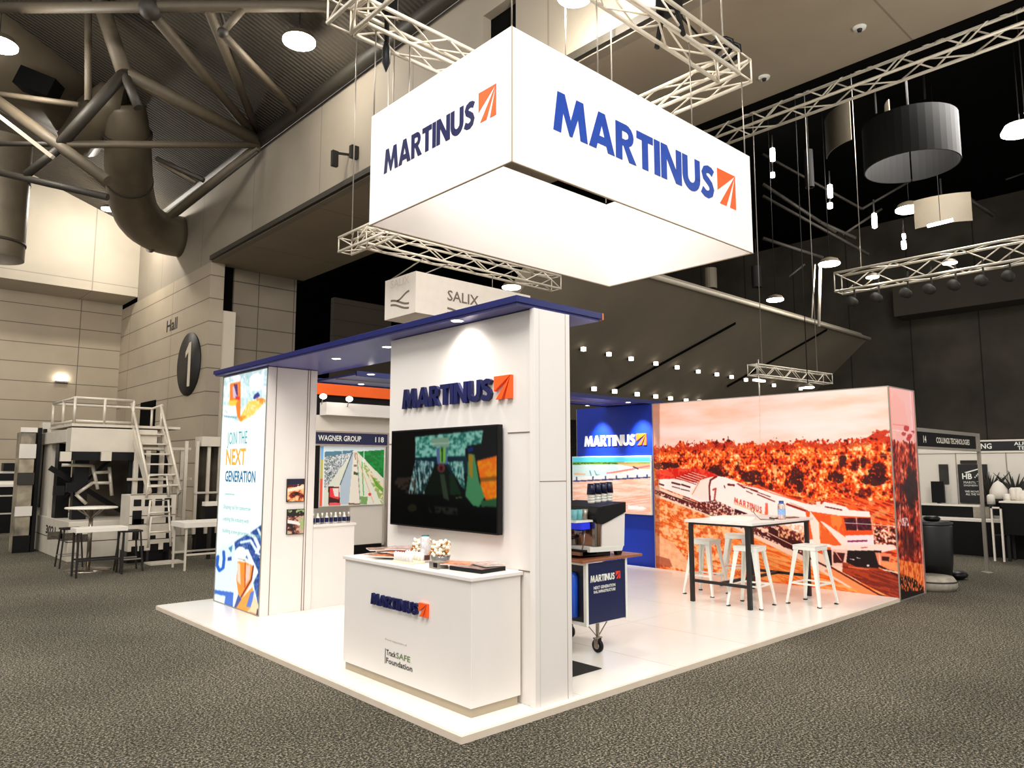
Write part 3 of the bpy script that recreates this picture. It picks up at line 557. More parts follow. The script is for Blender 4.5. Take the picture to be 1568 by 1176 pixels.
# bar table
t = thing('bar_table', 'high bar table with white top and black square-tube frame before the mural', 'table', (9.03, 5.15, F0))
MB().box((8.22, 4.66, 1.058), (9.84, 5.62, 1.092)).build('table_top', WHITE, t, .004)
LG = [(8.29, 4.76), (8.29, 5.57), (9.77, 4.73), (9.77, 5.55)]
for x, y in LG: MB().box((x - .024, y - .024, F0), (x + .024, y + .024, 1.03)).build('leg', BLKM, t, .002)
MB().box((8.266, 4.70, 1.03), (9.794, 4.75, 1.0575)).box((8.266, 5.53, 1.03), (9.794, 5.59, 1.0575)).box((8.266, 4.75, 1.03), (8.314, 5.53, 1.0575)).box((9.746, 4.75, 1.03), (9.794, 5.53, 1.0575)).build('top_frame', BLKM, t)
MB().box((8.272, 4.785, .30), (8.308, 5.545, .335)).build('foot_rail', BLKM, t); MB().box((9.752, 4.755, .30), (9.788, 5.525, .335)).build('foot_rail', BLKM, t); MB().box((8.309, 5.15, .30), (9.751, 5.186, .335)).build('foot_rail', BLKM, t)
# metal stools
def make_stool(lab, x, y, a, h=.735):
    t = thing('bar_stool', lab, 'stool', (0, 0, 0), 'white metal stools around the bar table')
    s = MB(); w = .155
    s.box((-w, -w, h - .012), (w, w, h)); s.build('seat', WMETAL, t, .01)
    k = MB(); k.box((-w + .004, -w + .004, h - .06), (w - .004, -w + .007, h - .0125)).box((-w + .004, w - .007, h - .06), (w - .004, w - .004, h - .0125)).box((-w + .004, -w + .008, h - .06), (-w + .007, w - .008, h - .0125)).box((w - .007, -w + .008, h - .06), (w - .004, w - .008, h - .0125))
    k.build('seat_skirt', WMETAL, t)
    for sx in (-1, 1):
        for sy in (-1, 1):
            l = MB(); p0 = (sx * .118, sy * .118, h - .02); p1 = (sx * .208, sy * .208, .012)
            vs = []
            for (px, py, pz), ww in ((p0, .066), (p1, .026)):
                vs += [(px + sx * .022, py + sy * .022, pz), (px + sx * .022, py - sy * (ww - .022), pz), (px - 0 * sx, py - sy * (ww - .03), pz), (px, py, pz), (px - sx * (ww - .03), py, pz), (px - sx * (ww - .022), py + sy * .022, pz)]
            l.add(vs, [(0,1,7,6),(1,2,8,7),(2,3,9,8),(3,4,10,9),(4,5,11,10),(5,0,6,11),(0,1,2,3),(0,3,4,5),(6,7,8,9),(6,9,10,11)])
            lg = l.build('leg', WMETAL, t)
            MB().box((p1[0] - .016, p1[1] - .016, 0), (p1[0] + .024, p1[1] + .024, .013)).build('rubber_foot', BLACK, lg)
    c = MB(); q = .175; z = .26
    for i in range(4):
        A = [(-q, -q), (q, -q), (q, q), (-q, q)]; c.bar((*A[i], z), (*A[(i + 1) % 4], z), .006, .022)
    c.build('cross_brace', WMETAL, t)
    t.location = (x, y, F0); t.rotation_euler.z = a; return t
stool_a = make_stool('white metal stool at the near left corner of the bar table, behind its black leg', 8.57, 4.90, .12)
for lab, x, y, a in (('white metal stool standing clear at the right end of the bar table', 9.24, 4.44, -.06), ('white metal stool seen through the left end of the bar table frame', 8.90, 5.76, .05), ('white metal stool behind the far long side of the bar table', 9.93, 5.88, .4)):
    c = copy_tree(stool_a); c.location = (x, y, F0); c.rotation_euler.z = a; c['label'] = lab
# goods on the bar table
TZ = 1.0925
t = thing('document_tray', 'shallow white tray with printed cards on the bar table', 'tray', (8.7, 5.2, TZ))
MB().box((8.50, 4.98, TZ), (8.86, 5.42, TZ + .006)).box((8.50, 4.98, TZ + .0061), (8.508, 5.42, TZ + .035)).box((8.852, 4.98, TZ + .0061), (8.86, 5.42, TZ + .035)).box((8.509, 4.98, TZ + .0061), (8.851, 4.988, TZ + .035)).box((8.509, 5.412, TZ + .0061), (8.851, 5.42, TZ + .035)).build('tray_body', WMETAL, t)
MB().box((8.53, 5.02, TZ + .0065), (8.82, 5.38, TZ + .02)).build('card_stack', mat('card_print', (232, 226, 190), .6, var=.35, scale=30), t)
t = thing('card_holder', 'thin bent wire holder with a red loop standing on the bar table', 'holder', (8.9, 4.86, TZ))
MB().tube([(8.86, 4.90, TZ + .006), (8.93, 4.74, TZ + .006)], .006).tube([(8.86, 4.90, TZ + .006), (8.85, 4.95, TZ + .05), (8.85, 4.99, TZ + .10)], .005).build('wire_stem', STEEL, t)
MB().tube([(8.85, 5.00 + .022 * math.cos(a), TZ + .122 + .028 * math.sin(a)) for a in [k * math.pi / 6 for k in range(13)]], .004).build('wire_loop', mat('red_brown_enamel', (150, 50, 40), .4), t)
t = thing('water_bottle', 'clear water bottle with blue cap and blue printed label on the bar table', 'bottle', (9.12, 4.74, TZ))
MB().lathe((9.12, 4.74, TZ), [(.001, 0), (.045, 0), (.048, .02), (.048, .17), (.040, .20), (.022, .22)], 16).build('bottle_body', GLASSY, t)
MB().lathe((9.12, 4.74, TZ), [(.049, .06), (.049, .13)], 16).build('bottle_label', mat('pale_blue_label', (150, 190, 240), .4, var=.3, scale=60), t)
MB().lathe((9.12, 4.74, TZ + .2), [(.030, 0), (.030, .04), (.001, .042)], 16).build('bottle_cap', BLUEP, t)
for lab, x, y, a, c in (('dark folded leaflet beside the water bottle on the bar table', 9.22, 4.62+.25, .3, (60, 38, 30)), ('brown brochure lying at the right end of the bar table', 9.5, 4.82, -.2, (120, 84, 60))):
    tt = thing('brochure', lab, 'brochure', (x, y, TZ)); m_ = mat('brochure_print', c, .4, var=.4, scale=30)
    ca_, sa_ = math.cos(a), math.sin(a); R_ = lambda u, v, z: (x + u * ca_ - v * sa_, y + u * sa_ + v * ca_, TZ + z)
    MB().add([R_(-.1, -.07, 0), R_(.1, -.07, 0), R_(.1, .07, 0), R_(-.1, .07, 0), R_(-.1, -.07, .008), R_(.1, -.07, .008), R_(.1, .07, .02), R_(-.1, .07, .02)], [(0,3,2,1),(4,5,6,7),(0,1,5,4),(1,2,6,5),(2,3,7,6),(3,0,4,7)]).build('cover', m_, tt)
    MB().add([R_(-.09, -.06, .0085), R_(.09, -.06, .0085), R_(.09, .06, .0195), R_(-.09, .06, .0195)], [(0, 1, 2, 3)]).build('page', WMETAL, tt)
# ---- coffee cart
CYF = 4.58; PY = lambda px, py, y=CYF: (lambda v: (v.x, v.z))(on(px, py, 'y', y))
t = thing('coffee_cart', 'navy coffee cart on castors with white wordmark, behind the display wall', 'cart', (5.4, 4.9, F0))
CN = mat('cart_navy', (8, 20, 70), .4, var=.05)
MB().box((5.155, CYF, .345), (5.69, CYF + .015, .885)).build('front_panel', CN, t)
for x0_, x1_ in ((5.125, 5.154), (5.691, 5.718)): 
    for y0_, y1_ in ((CYF - .004, CYF + .03), (5.32, 5.35)): MB().box((x0_, y0_, .33), (x1_, y1_, .898)).build('frame_post', WMETAL, t)
MB().box((5.125, CYF + .031, .33), (5.154, 5.319, .36)).build('frame_rail', WMETAL, t); MB().box((5.125, CYF + .031, .87), (5.154, 5.319, .898)).build('frame_rail', WMETAL, t)
MB().box((5.14, CYF + .032, .361), (5.147, 5.318, .869)).build('side_panel', mat('cart_side_black', (10, 14, 26), .4), t)
MB().box((5.155, CYF + .02, .335), (5.69, 5.34, .344)).build('base_shelf', WMETAL, t)
MB().lathe((5.118, CYF + .16, .40), [(.001, 0), (.05, 0), (.05, .36), (.03, .40), (.001, .40)], 16).build('water_container', mat('cart_bottle_blue', (30, 90, 215), .35), t)
fn = facing('-y', (5.185, CYF - .001, .715)); wordmark(fn, .345, .062, .002).build('wordmark_print', WMETAL, t)
emblem(fn, .362, .068, .07, .002).build('emblem', mat('emblem_red_orange', (240, 60, 20), .5), t)
x_ = MB(); text(x_, 'NEXT GENERATION', fn, .045, -.065, .026, .31, d=.001, bold=.03); text(x_, 'RAIL INFRASTRUCTURE', fn, .045, -.102, .024, .31, d=.001, bold=.03); x_.build('slogan_print', WMETAL, t)
CT = mat('cart_timber', (150, 92, 58), .35, var=.12, scale=9)
MB().box((5.05, CYF - .03, .899), (5.93, 5.42, .925)).build('cart_top', CT, t, .006)
for x, y in ((5.37, 4.66), (5.37, 5.25), (5.2, 5.25), (5.62, 5.25)):
    g = MB(); g.box((x - .012, y - .012, .20), (x + .012, y + .012, .334)); g.bar((x - .15, y, .33), (x, y, .19), .008); g.bar((x + .15, y, .33), (x, y, .19), .008); g.bar((x - .05, y, .188), (x + .05, y, .188), .03, .012)
    g.box((x - .028, y - .024, .10), (x - .022, y + .024, .185)).box((x + .022, y - .024, .10), (x + .028, y + .024, .185))
    o_ = g.build('castor_bracket', STEEL, t)
    if y < 5: MB().lathe((x, y, .05 + .066), [(.02, -.018), (.052, -.018), (.063, -.010), (.063, .010), (.052, .018), (.02, .018)], 24, 'x').build('wheel', BLACK, o_); MB().lathe((x, y, .116), [(.001, -.021), (.03, -.021), (.03, .021), (.001, .021)], 16, 'x').build('wheel_hub', ALU, o_)
    else: MB().lathe((x, y, .116), [(.001, -.018), (.063, -.016), (.063, .016), (.001, .018)], 20, 'x').build('wheel', BLACK, o_)
# espresso machine
EY = 4.62; E = lambda *a: [PY(x, y, EY) for x, y in a]; ET = lambda a, b, d: (a, d, b)
t = thing('espresso_machine', 'white and black espresso machine standing on the coffee cart', 'coffee machine', (5.4, 4.9, .926))
MB().prism(E((922,802),(926,797),(957,786),(956,836),(922,838)), ET, EY, 5.25).build('side_housing', WHITE, t, .004)
MB().prism(E((909,789),(915,776),(957,768.5),(957,784),(932,798),(922,803),(913,802)), ET, EY - .012, 5.27).build('top_cover', BLACK, t, .004)
MB().prism(E((903,838),(954,836),(952,843),(903,846)), ET, EY - .004, 5.26).build('drip_tray_surround', WMETAL, t)
MB().prism(E((896,843),(938,842),(938,851),(896,851)), ET, EY + .03, 5.24).build('base', BLACK, t)
for px in (948,): MB().prism(E((944,843.5),(953,843.5),(951,851),(946,851)), ET, EY + .0, EY + .04).build('foot', BLACK, t)
cr = mat('brown_chrome', (150, 112, 90), .2, .85, var=.2)
for dy in (0, .60): MB().prism(E((911,800),(914,799),(914,837),(911,837)), ET, EY + dy, EY + dy + .035).build('column', STEEL, t); MB().prism(E((915,800),(920,799),(920,837),(915,837)), ET, EY + dy + .002, EY + dy + .036).build('column', cr, t)
xf = PY(913, 800, EY)[0] - .03
MB().box((xf + .03, EY + .04, 1.0), (xf + .10, 5.24, 1.22)).build('splash_panel', cr, t)
MB().box((xf - .22, EY + .03, 1.255), (xf + .06, 5.25, 1.275)).build('cup_rail', WMETAL, t)
MB().box((xf - .14, EY + .035, 1.19), (xf - .02, 5.24, 1.25)).build('control_panel', mat('lit_blue_panel', (20, 40, 200), .3, emit=.4), t)
for dy in (.15, .4):
    g = MB().lathe((xf - .05, EY + dy, 1.13), [(.001, .06), (.045, .06), (.045, .01), (.03, .0), (.001, .0)], 16).build('group_head', STEEL, t)
    MB().tube([(xf - .06, EY + dy, 1.12), (xf - .17, EY + dy, 1.105)], .014).build('portafilter_handle', BLACK, g)
MB().tube([(xf - .08, EY + .05, 1.19), (xf - .10, EY + .04, 1.08), (xf - .13, EY + .04, 1.0)], .006).build('steam_wand', STEEL, t)
MB().lathe((xf + .0, EY + .28, .96), [(.001, 0), (.05, 0), (.055, .05), (.045, .12), (.048, .125)], 16).build('milk_jug', STEEL, t)
MB().box((xf - .16, EY + .03, .955), (xf + .06, 5.24, .985)).build('drip_tray', cr, t)
# cups on the machine
topz = [v[1] for v in E((930, 774))][0]
def cup(nm, lab, x, y, z, h, r0, r1, m, grp, cat='cup'):
    t = MB().lathe((x, y, z), [(.001, 0), (r0, 0), (r1, h), (r1 - .003, h), (r0 - .003, .004), (.001, .004)], 14).build(nm, m, None)
    return tag(t, lab, cat, grp)
zc = PY(930, 772, EY)[1] + .006
CBL = mat('cup_navy', (8, 14, 52), .35); CTL = mat('cup_teal_glass', (120, 190, 195), .2)
for i in range(4):
    for k in range(3):
        z = zc + .0 + k * .026; x = 5.36 + i * .088 + .0
        cup('coffee_cup', 'white coffee cup stacked on top of the espresso machine under the navy cups', x, EY + .09, z + i * .004 + .004, .024, .030, .038, WMETAL, 'white cups stacked on the espresso machine')
    z = zc + .085 + i * .004
    cup('paper_cup', 'navy upturned paper cup stacked on the espresso machine', 5.36 + i * .088, EY + .09, z, .105, .043, .034, CBL, 'navy paper cups on the espresso machine')
for i in range(3):
    cup('glass_tumbler', 'pale teal tumbler on the cup rail of the espresso machine', xf - .17 + i * .075, EY + .10, 1.276, .095, .026, .032, CTL if i < 2 else ALU, 'tumblers on the cup rail of the espresso machine', 'glass')
# mat and hose
tag(MB().box((4.42, 4.28, F0), (4.98, 4.95, F0 + .006)).build('floor_mat', mat('black_rubber', (14, 12, 12), .7), None), 'small black rubber mat on the white platform by the coffee cart', 'mat')
tag(MB().tube([(4.55, 4.75, F0 + .02), (4.85, 4.70, F0 + .03), (5.0, 4.74, F0 + .02), (5.06, 4.84, F0 + .05), (5.0, 5.02, F0 + .09), (4.9, 4.98, F0 + .12), (4.86, 4.88, F0 + .08), (4.95, 4.84, F0 + .06), (5.06, 4.98, F0 + .03), (5.0, 5.3, F0 + .02)], .011).build('water_hose', BLACK, None), 'black coiled hose on the platform under the coffee cart', 'hose')
tag(MB().tube([(4.7, 5.5, F0 + .04), (4.98, 5.35, F0 + .05), (5.1, 5.2, F0 + .11), (5.15, 5.12, F0 + .2)], .026).build('drain_pipe', mat('green_grey_pipe', (120, 118, 88), .5), None), 'thick olive grey pipe running under the coffee cart', 'pipe')
# ---- goods on the counter
CZ = 1.0005
mags = [(3.58, 5.62, .20, 0), (3.62, 5.46, -.25, 1), (3.52, 5.34, .5, 2), (3.66, 5.28, .1, 1), (3.64, 5.60, -.5, 3), (3.60, 5.22, .3, 2), (3.55, 5.5, 1.2, 4), (3.64, 5.38, -.9, 0)]
mc = [mat('magazine_print', c, .3, var=.6, scale=22) for c in ((190, 160, 150), (120, 80, 60), (226, 130, 84), (70, 50, 60), (150, 120, 110))]
def magazine(lab, x, y, a, z, h, m, w=.19, l=.27, grp='magazines at the left end of the counter'):
    t = thing('magazine', lab, 'magazine', (x, y, z), grp); ca_, sa_ = math.cos(a), math.sin(a)
    def bx(w, l, z0, z1): return [(x + u * ca_ - v * sa_, y + u * sa_ + v * ca_, zz) for zz in (z0, z1) for u, v in ((-w, -l), (w, -l), (w, l), (-w, l))]
    FB = [(0,3,2,1),(4,5,6,7),(0,1,5,4),(1,2,6,5),(2,3,7,6),(3,0,4,7)]
    MB().add(bx(w / 2 - .002, l / 2 - .002, z, z + h - .0015), FB).build('pages', WMETAL if h < .012 else BLACK, t)
    MB().add(bx(w / 2, l / 2, z + h - .0013, z + h), FB).build('cover', m, t); return t
for i, (x, y, a, c) in enumerate(mags):
    magazine('glossy magazine in the overlapping spread at the left end of the white counter', x, y, a, CZ + i * .0105, .010, mc[c])
magazine('thick dark magazine stack at the near end of the white counter', 3.62, 4.32, .1, CZ, .032, mc[4], .26, .34, None)
magazine('open pink and orange magazine leaning over the thick dark stack', 3.58, 4.50, .5, CZ + .033, .008, mc[2], .2, .26, None)
magazine('curled grey brochure lying on the thick dark stack', 3.68, 4.27, -.2, CZ + .0415, .008, mc[0], .18, .24, None)
t = thing('leaflet_box', 'small silver and black box of leaflets on the counter beside the thick magazine stack', 'box', (3.47, 4.60, CZ))
MB().box((3.42, 4.55, CZ), (3.52, 4.66, CZ + .05)).build('box_body', ALU, t, .003); MB().box((3.415, 4.555, CZ + .012), (3.4195, 4.60, CZ + .045)).build('label_print', BLACK, t)
t = thing('cream_crate', 'low cream scalloped tray on the front of the counter', 'tray', (3.5, 5.02, CZ))
MB().box((3.42, 4.90, CZ), (3.56, 5.16, CZ + .018)).build('tray_base', mat('cream_plastic', (236, 226, 196), .5), t, .003)
FRW = mat('frosted_white', (240, 236, 230), .5)
for xx in (3.435, 3.545):
    sc_ = MB()
    for i in range(7): sc_.lathe((xx, 4.925 + i * .035, CZ + .019), [(.001, 0), (.018, 0), (.018, .055), (.001, .07)], 8)
    sc_.build('scalloped_side', FRW, t)
PC = mat('popcorn_cream', (250, 240, 215), .7, var=.15, scale=60); PB = mat('popcorn_caramel', (190, 120, 50), .6, var=.3, scale=50)
for lab, x, y, hh in (('clear tub heaped with cream popcorn, behind the low cream tray', 3.68, 5.12, .17), ('clear tub heaped with cream popcorn, beside the magazine stack', 3.62, 4.78, .18)):
    t = thing('popcorn_tub', lab, 'tub', (x, y, CZ))
    MB().lathe((x, y, CZ), [(.001, 0), (.065, 0), (.080, .07), (.078, .07), (.062, .004), (.001, .004)], 16).build('tub', GLASSY, t)
    b1 = MB(); b2 = MB(); rr = random.Random(3)
    for k in range(170):
        th = rr.random() * 6.28; z = .01 + rr.random() * (hh - .01); r = (.062 if z < .07 else .09 * math.sqrt(max(0, 1 - ((z - .08) / (hh - .06)) ** 2))) * math.sqrt(rr.random())
        (b2 if rr.random() < .16 else b1).ball((x + r * math.cos(th), y + r * math.sin(th), CZ + z + .006), .011 + rr.random() * .006, 6, 4)
    o_ = b1.build('popcorn', PC, t); o_['kind'] = 'stuff'; o_ = b2.build('caramel_popcorn', PB, t); o_['kind'] = 'stuff'
t = thing('drink_can', 'tall white and silver printed can between the two popcorn tubs', 'can', (3.60, 4.96, CZ))
MB().lathe((3.60, 4.96, CZ), [(.001, 0), (.036, 0), (.040, .012), (.040, .190), (.033, .208), (.001, .208)], 18).build('can_body', mat('can_print', (226, 220, 220), .3, .2, var=.25, scale=40), t)
MB().lathe((3.60, 4.96, CZ + .2085), [(.033, 0), (.034, .005), (.001, .005)], 18).build('can_lid', mat('teal_rim', (50, 130, 130), .3, .5), t)
MB().lathe((3.60, 4.96, CZ), [(.0405, .02), (.0405, .06)], 18).build('can_band', mat('brown_band', (90, 50, 36), .4), t)
# ================================================================ the hall
def carpet_mat():
    m = bpy.data.materials.new('hall_carpet'); m.use_nodes = True; n = m.node_tree.nodes; l = m.node_tree.links; b = n['Principled BSDF']
    b.inputs['Roughness'].default_value = .95; b.inputs['Specular IOR Level'].default_value = .1
    g = n.new('ShaderNodeNewGeometry')
    z1 = n.new('ShaderNodeTexNoise'); z1.inputs['Scale'].default_value = 62; z1.inputs['Detail'].default_value = 6; z1.inputs['Roughness'].default_value = .75; l.new(g.outputs['Position'], z1.inputs['Vector'])
    r1 = n.new('ShaderNodeValToRGB'); r1.color_ramp.elements[0].position = .40; r1.color_ramp.elements[0].color = (*lin((22, 20, 16)), 1)
    r1.color_ramp.elements[1].position = .61; r1.color_ramp.elements[1].color = (*lin((176, 168, 148)), 1); e = r1.color_ramp.elements.new(.52); e.color = (*lin((84, 79, 67)), 1)
    l.new(z1.outputs['Fac'], r1.inputs[0])
    z2 = n.new('ShaderNodeTexNoise'); z2.inputs['Scale'].default_value = .35; z2.inputs['Detail'].default_value = 2; l.new(g.outputs['Position'], z2.inputs['Vector'])
    r2 = n.new('ShaderNodeMapRange'); r2.inputs[1].default_value = .35; r2.inputs[2].default_value = .65; r2.inputs[3].default_value = .75; r2.inputs[4].default_value = 1.2; l.new(z2.outputs['Fac'], r2.inputs[0])
    v = n.new('ShaderNodeVectorMath'); v.operation = 'SCALE'; l.new(r1.outputs[0], v.inputs[0]); l.new(r2.outputs[0], v.inputs['Scale']); l.new(v.outputs[0], b.inputs['Base Color'])
    bp = n.new('ShaderNodeBump'); bp.inputs['Strength'].default_value = .5; bp.inputs['Distance'].default_value = .006; l.new(z1.outputs['Fac'], bp.inputs['Height']); l.new(bp.outputs[0], b.inputs['Normal'])
    return m
struct(MB().box((-20, -8, -.2), (42, 40, -.001)).build('floor', carpet_mat()))
X1, X2, ZS, ZT = 8.6, 12.0, 8.45, 11.15
zl = on(195, 513, 'x', X1).z
PAN = (168, 154, 132)
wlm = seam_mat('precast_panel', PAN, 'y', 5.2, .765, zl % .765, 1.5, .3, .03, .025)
wlb = seam_mat('precast_panel_back', PAN, 'x', 3.9, .765, on(100, 502, 'y', 34).z % .765, on(118, 560, 'y', 34).x % 3.9, .3, .03, .03)
PLN = mat('plaster_cream', (206, 194, 172), .8, var=.03, scale=.6)
SOF = mat('soffit_plaster', (160, 143, 118), .85, var=.05, scale=.4)
DARKB = mat('hall_black', (9, 9, 8), .95, var=.2, scale=.5, spec=.05)
DUCTM = mat('duct_metal', (98, 88, 71), .5, .3, var=.12, scale=2)
TUBEM = mat('roof_tube', (88, 78, 62), .6, var=.08)
TUBED = mat('roof_tube_dark', (48, 43, 34), .6, var=.1)
struct(MB().box((-20, 34.0, 0), (8.6, 34.3, 8.9)).build('wall_back', wlb))
struct(MB().box((-20, 31.9, 8.65), (8.599, 33.99, 17)).build('wall_back_upper', seam_mat('upper_panel', (176, 166, 148), 'x', 5.2, 30, 9, on(143, 400, 'y', 31.9).x % 5.2, .6, .03, .04)))
struct(MB().box((8.6, 23.9, 0), (9.05, 34.3, ZS)).build('wall_side', wlm))
struct(MB().box((9.051, 23.95, 0), (9.5, 24.6, 6.9)).build('trim_1', PLN)); struct(MB().box((9.051, 24.3, 6.9), (9.5, 24.6, ZS)).build('trim_2', DARKB))
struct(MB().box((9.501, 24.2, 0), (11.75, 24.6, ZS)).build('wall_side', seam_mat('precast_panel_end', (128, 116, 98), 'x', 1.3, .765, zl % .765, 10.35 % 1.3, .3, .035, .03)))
# bulkhead over the opening, with a dark window in its face
q0 = on(745, 35, 'x', X1); q1 = on(787, 60, 'x', X1)
bh = MB(); ya, yb = min(q0.y, q1.y) - .05, max(q0.y, q1.y) + .1; za, zb = 9.35, 10.45
bh.box((8.6, -6, ZS), (8.8, ya, ZT)).box((8.6, yb, ZS), (8.8, 31.89, ZT)).box((8.6, ya, ZS), (8.8, yb, za)).box((8.6, ya, zb), (8.8, yb, ZT))
struct(bh.build('wall_upper', seam_mat('bulkhead_plaster', (142, 132, 116), 'y', 4.1, 40, 3, on(841, 40, 'x', X1).y % 4.1, .72, .02, .05)))
struct(MB().box((8.81, ya - .2, za - .2), (9.0, yb + .2, zb + .2)).build('window_1', DARKB))
struct(MB().box((8.801, -6, ZS), (12.0, 24.19, ZS + .3)).build('ceiling', seam_mat('soffit_joint', (160, 147, 126), 'y', 4.4, 50, 3, on(1360, 20, 'z', ZS).y % 4.4, .6, .02, .03)))
struct(MB().box((8.5, -6, ZS + .02), (8.599, 23.8, ZS + .16)).build('trim_3', TUBED))
struct(MB().tube([(8.42, -6, ZT + .06), (8.42, 31.8, ZT + .06)], .17).build('trim_4', TUBED))
struct(MB().box((12.001, -6, ZS - .02), (12.25, 26, ZS + .5)).build('trim_5', DARKB))
# corrugated roof deck
def deck_mat():
    m = mat('roof_deck', (62, 55, 44), .85, var=.25, scale=.5); n = m.node_tree.nodes; l = m.node_tree.links; b = n['Principled BSDF']
    g = n.new('ShaderNodeNewGeometry'); wv = n.new('ShaderNodeTexWave'); wv.bands_direction = 'Y'; wv.inputs['Scale'].default_value = 2.4; wv.inputs['Distortion'].default_value = .3
    l.new(g.outputs['Position'], wv.inputs['Vector']); bp = n.new('ShaderNodeBump'); bp.inputs['Distance'].default_value = .05; bp.inputs['Strength'].default_value = .6
    l.new(wv.outputs['Fac'], bp.inputs['Height']); l.new(bp.outputs[0], b.inputs['Normal']); return m
dk = MB(); dk.prism([(8.59, ZT + .25), (-20, 21.4), (-20, 21.8), (8.59, ZT + .6)], lambda a, b, d: (a, d, b), -8, 34.3)
struct(dk.build('ceiling', deck_mat()))
# second hall beyond the soffit: dark
struct(MB().box((12.26, -8, 14.0), (42, 40, 14.3)).build('ceiling', DARKB))
struct(MB().box((9.0, 39.7, 0), (38, 40, 14)).build('wall_rear', DARKB))
struct(MB().box((38, -8, 0), (38.3, 40, 14)).build('wall_right', seam_mat('dark_wall_panel', (74, 68, 58), 'y', 2.9, 60, 3, 1.1, .35, .02, .06, rough=.9, var=.35)))
b0 = on(1440, 470, 'x', 36.5); struct(MB().box((36.5, -8, b0.z - .15), (37.9, b0.y + 2, b0.z + 1.5)).build('trim_6', mat('dark_beam', (70, 64, 54), .9, var=.1, scale=.3)))
q0 = on(512, 455, 'y', 30); q1 = on(585, 525, 'y', 30); struct(MB().box((q0.x, 30, q1.z - 3), (q1.x + .5, 30.3, q0.z)).build('wall_inner', seam_mat('brown_wall', (74, 62, 48), 'x', 8, .765, .1, 0, .5, .04, .03)))
# sloping dark underside of raked seating
sl = lambda x, y: (x, y, 7.0 - .87 * (y - 12.05))
SLM = mat('raked_panel', (126, 115, 97), .85, var=.18, scale=.35)
m_ = MB(); m_.add([sl(12.3, 12.05), sl(31, 12.05), sl(31, 16.3), sl(12.3, 16.3), (12.3, 12.3, 7.3), (31, 12.3, 7.3), (31, 16.55, 3.6), (12.3, 16.55, 3.6)], [(0,1,2,3),(7,6,5,4),(0,4,5,1),(1,5,6,2),(2,6,7,3),(3,7,4,0)])
struct(m_.build('ceiling', SLM))
struct(MB().tube([(12.3, 12.0, 7.03), (31.1, 12.0, 7.03)], .07).build('trim_7', mat('pale_edge', (190, 180, 160), .6)))
s2 = MB()
for (x0, y0), (x1, y1) in (((27.3, 12.1), (24.3, 14.6)), ((21.6, 12.6), (18.4, 15.2))): a = Vector(sl(x0, y0)); b = Vector(sl(x1, y1)); o_ = Vector((0, -.03, -.03)); s2.bar(a + o_, b + o_, .10, .03, up=(0, .66, .75))
struct(s2.build('trim_8', DARKB))
# circular hall number
t = thing('hall_number_sign', 'large black disc with a white numeral 1 on the pale panel wall', 'sign', (8.56, 25.45, 5.2))
MB().lathe((8.56, 25.45, 5.22), [(.001, -.02), (1.07, -.02), (1.07, .03), (.001, .03)], 40, 'x').build('disc', mat('sign_black', (26, 23, 20), .6), t)
fn = facing('-x', (8.535, 25.75, 4.45)); n_ = MB(); n_.prism([(.32, 0), (.56, 0), (.56, 1.5), (.38, 1.5), (.05, 1.2), (.05, 1.0), (.32, 1.18)], fn, 0, .004); n_.build('numeral', PLN, t)
q = on(255, 509, 'x', X1); tag(text(MB(), 'Hall', facing('-x', (8.597, q.y, q.z)), 0, 0, .42, 1.15, d=.003, bold=.02).build('wall_lettering', mat('sign_dark', (44, 38, 32), .6), None), 'small dark printed word on the pale panel wall above the black disc', 'sign')
q0 = on(217, 617, 'x', X1); q1 = on(237, 655, 'x', X1)
struct(MB().box((8.56, q1.y, q1.z - .8), (8.598, q0.y, q0.z)).build('window_2', DARKB))
t = thing('wall_camera', 'pair of small dark brackets with a camera on the white bulkhead', 'camera', on(534, 240, 'x', X1))
p = on(534, 240, 'x', X1); MB().bar((8.595, p.y, p.z + .05), (8.3, p.y, p.z), .05).build('bracket', BLKM, t); MB().box((8.15, p.y - .05, p.z - .35), (8.3, p.y + .05, p.z + .03)).build('camera_body', BLKM, t); p = on(548, 232, 'x', X1); MB().box((8.4, p.y - .06, p.z - .2), (8.594, p.y + .06, p.z + .1)).build('speaker', BLKM, t)
for lab, px, py in (('small round detector on the plaster soffit, upper right', 1316, 42), ('small detector on the soffit near the long black truss', 1170, 118)):
    p = on(px, py, 'z', ZS); tt = thing('ceiling_detector', lab, 'detector', p); MB().lathe((p.x, p.y, ZS), [(.001, -.03), (.09, -.03), (.1, 0)], 16).build('detector_base', WMETAL, tt); MB().lathe((p.x, p.y, ZS), [(.001, -.07), (.03, -.07), (.04, -.03)], 12).build('sensor', BLKM, tt)
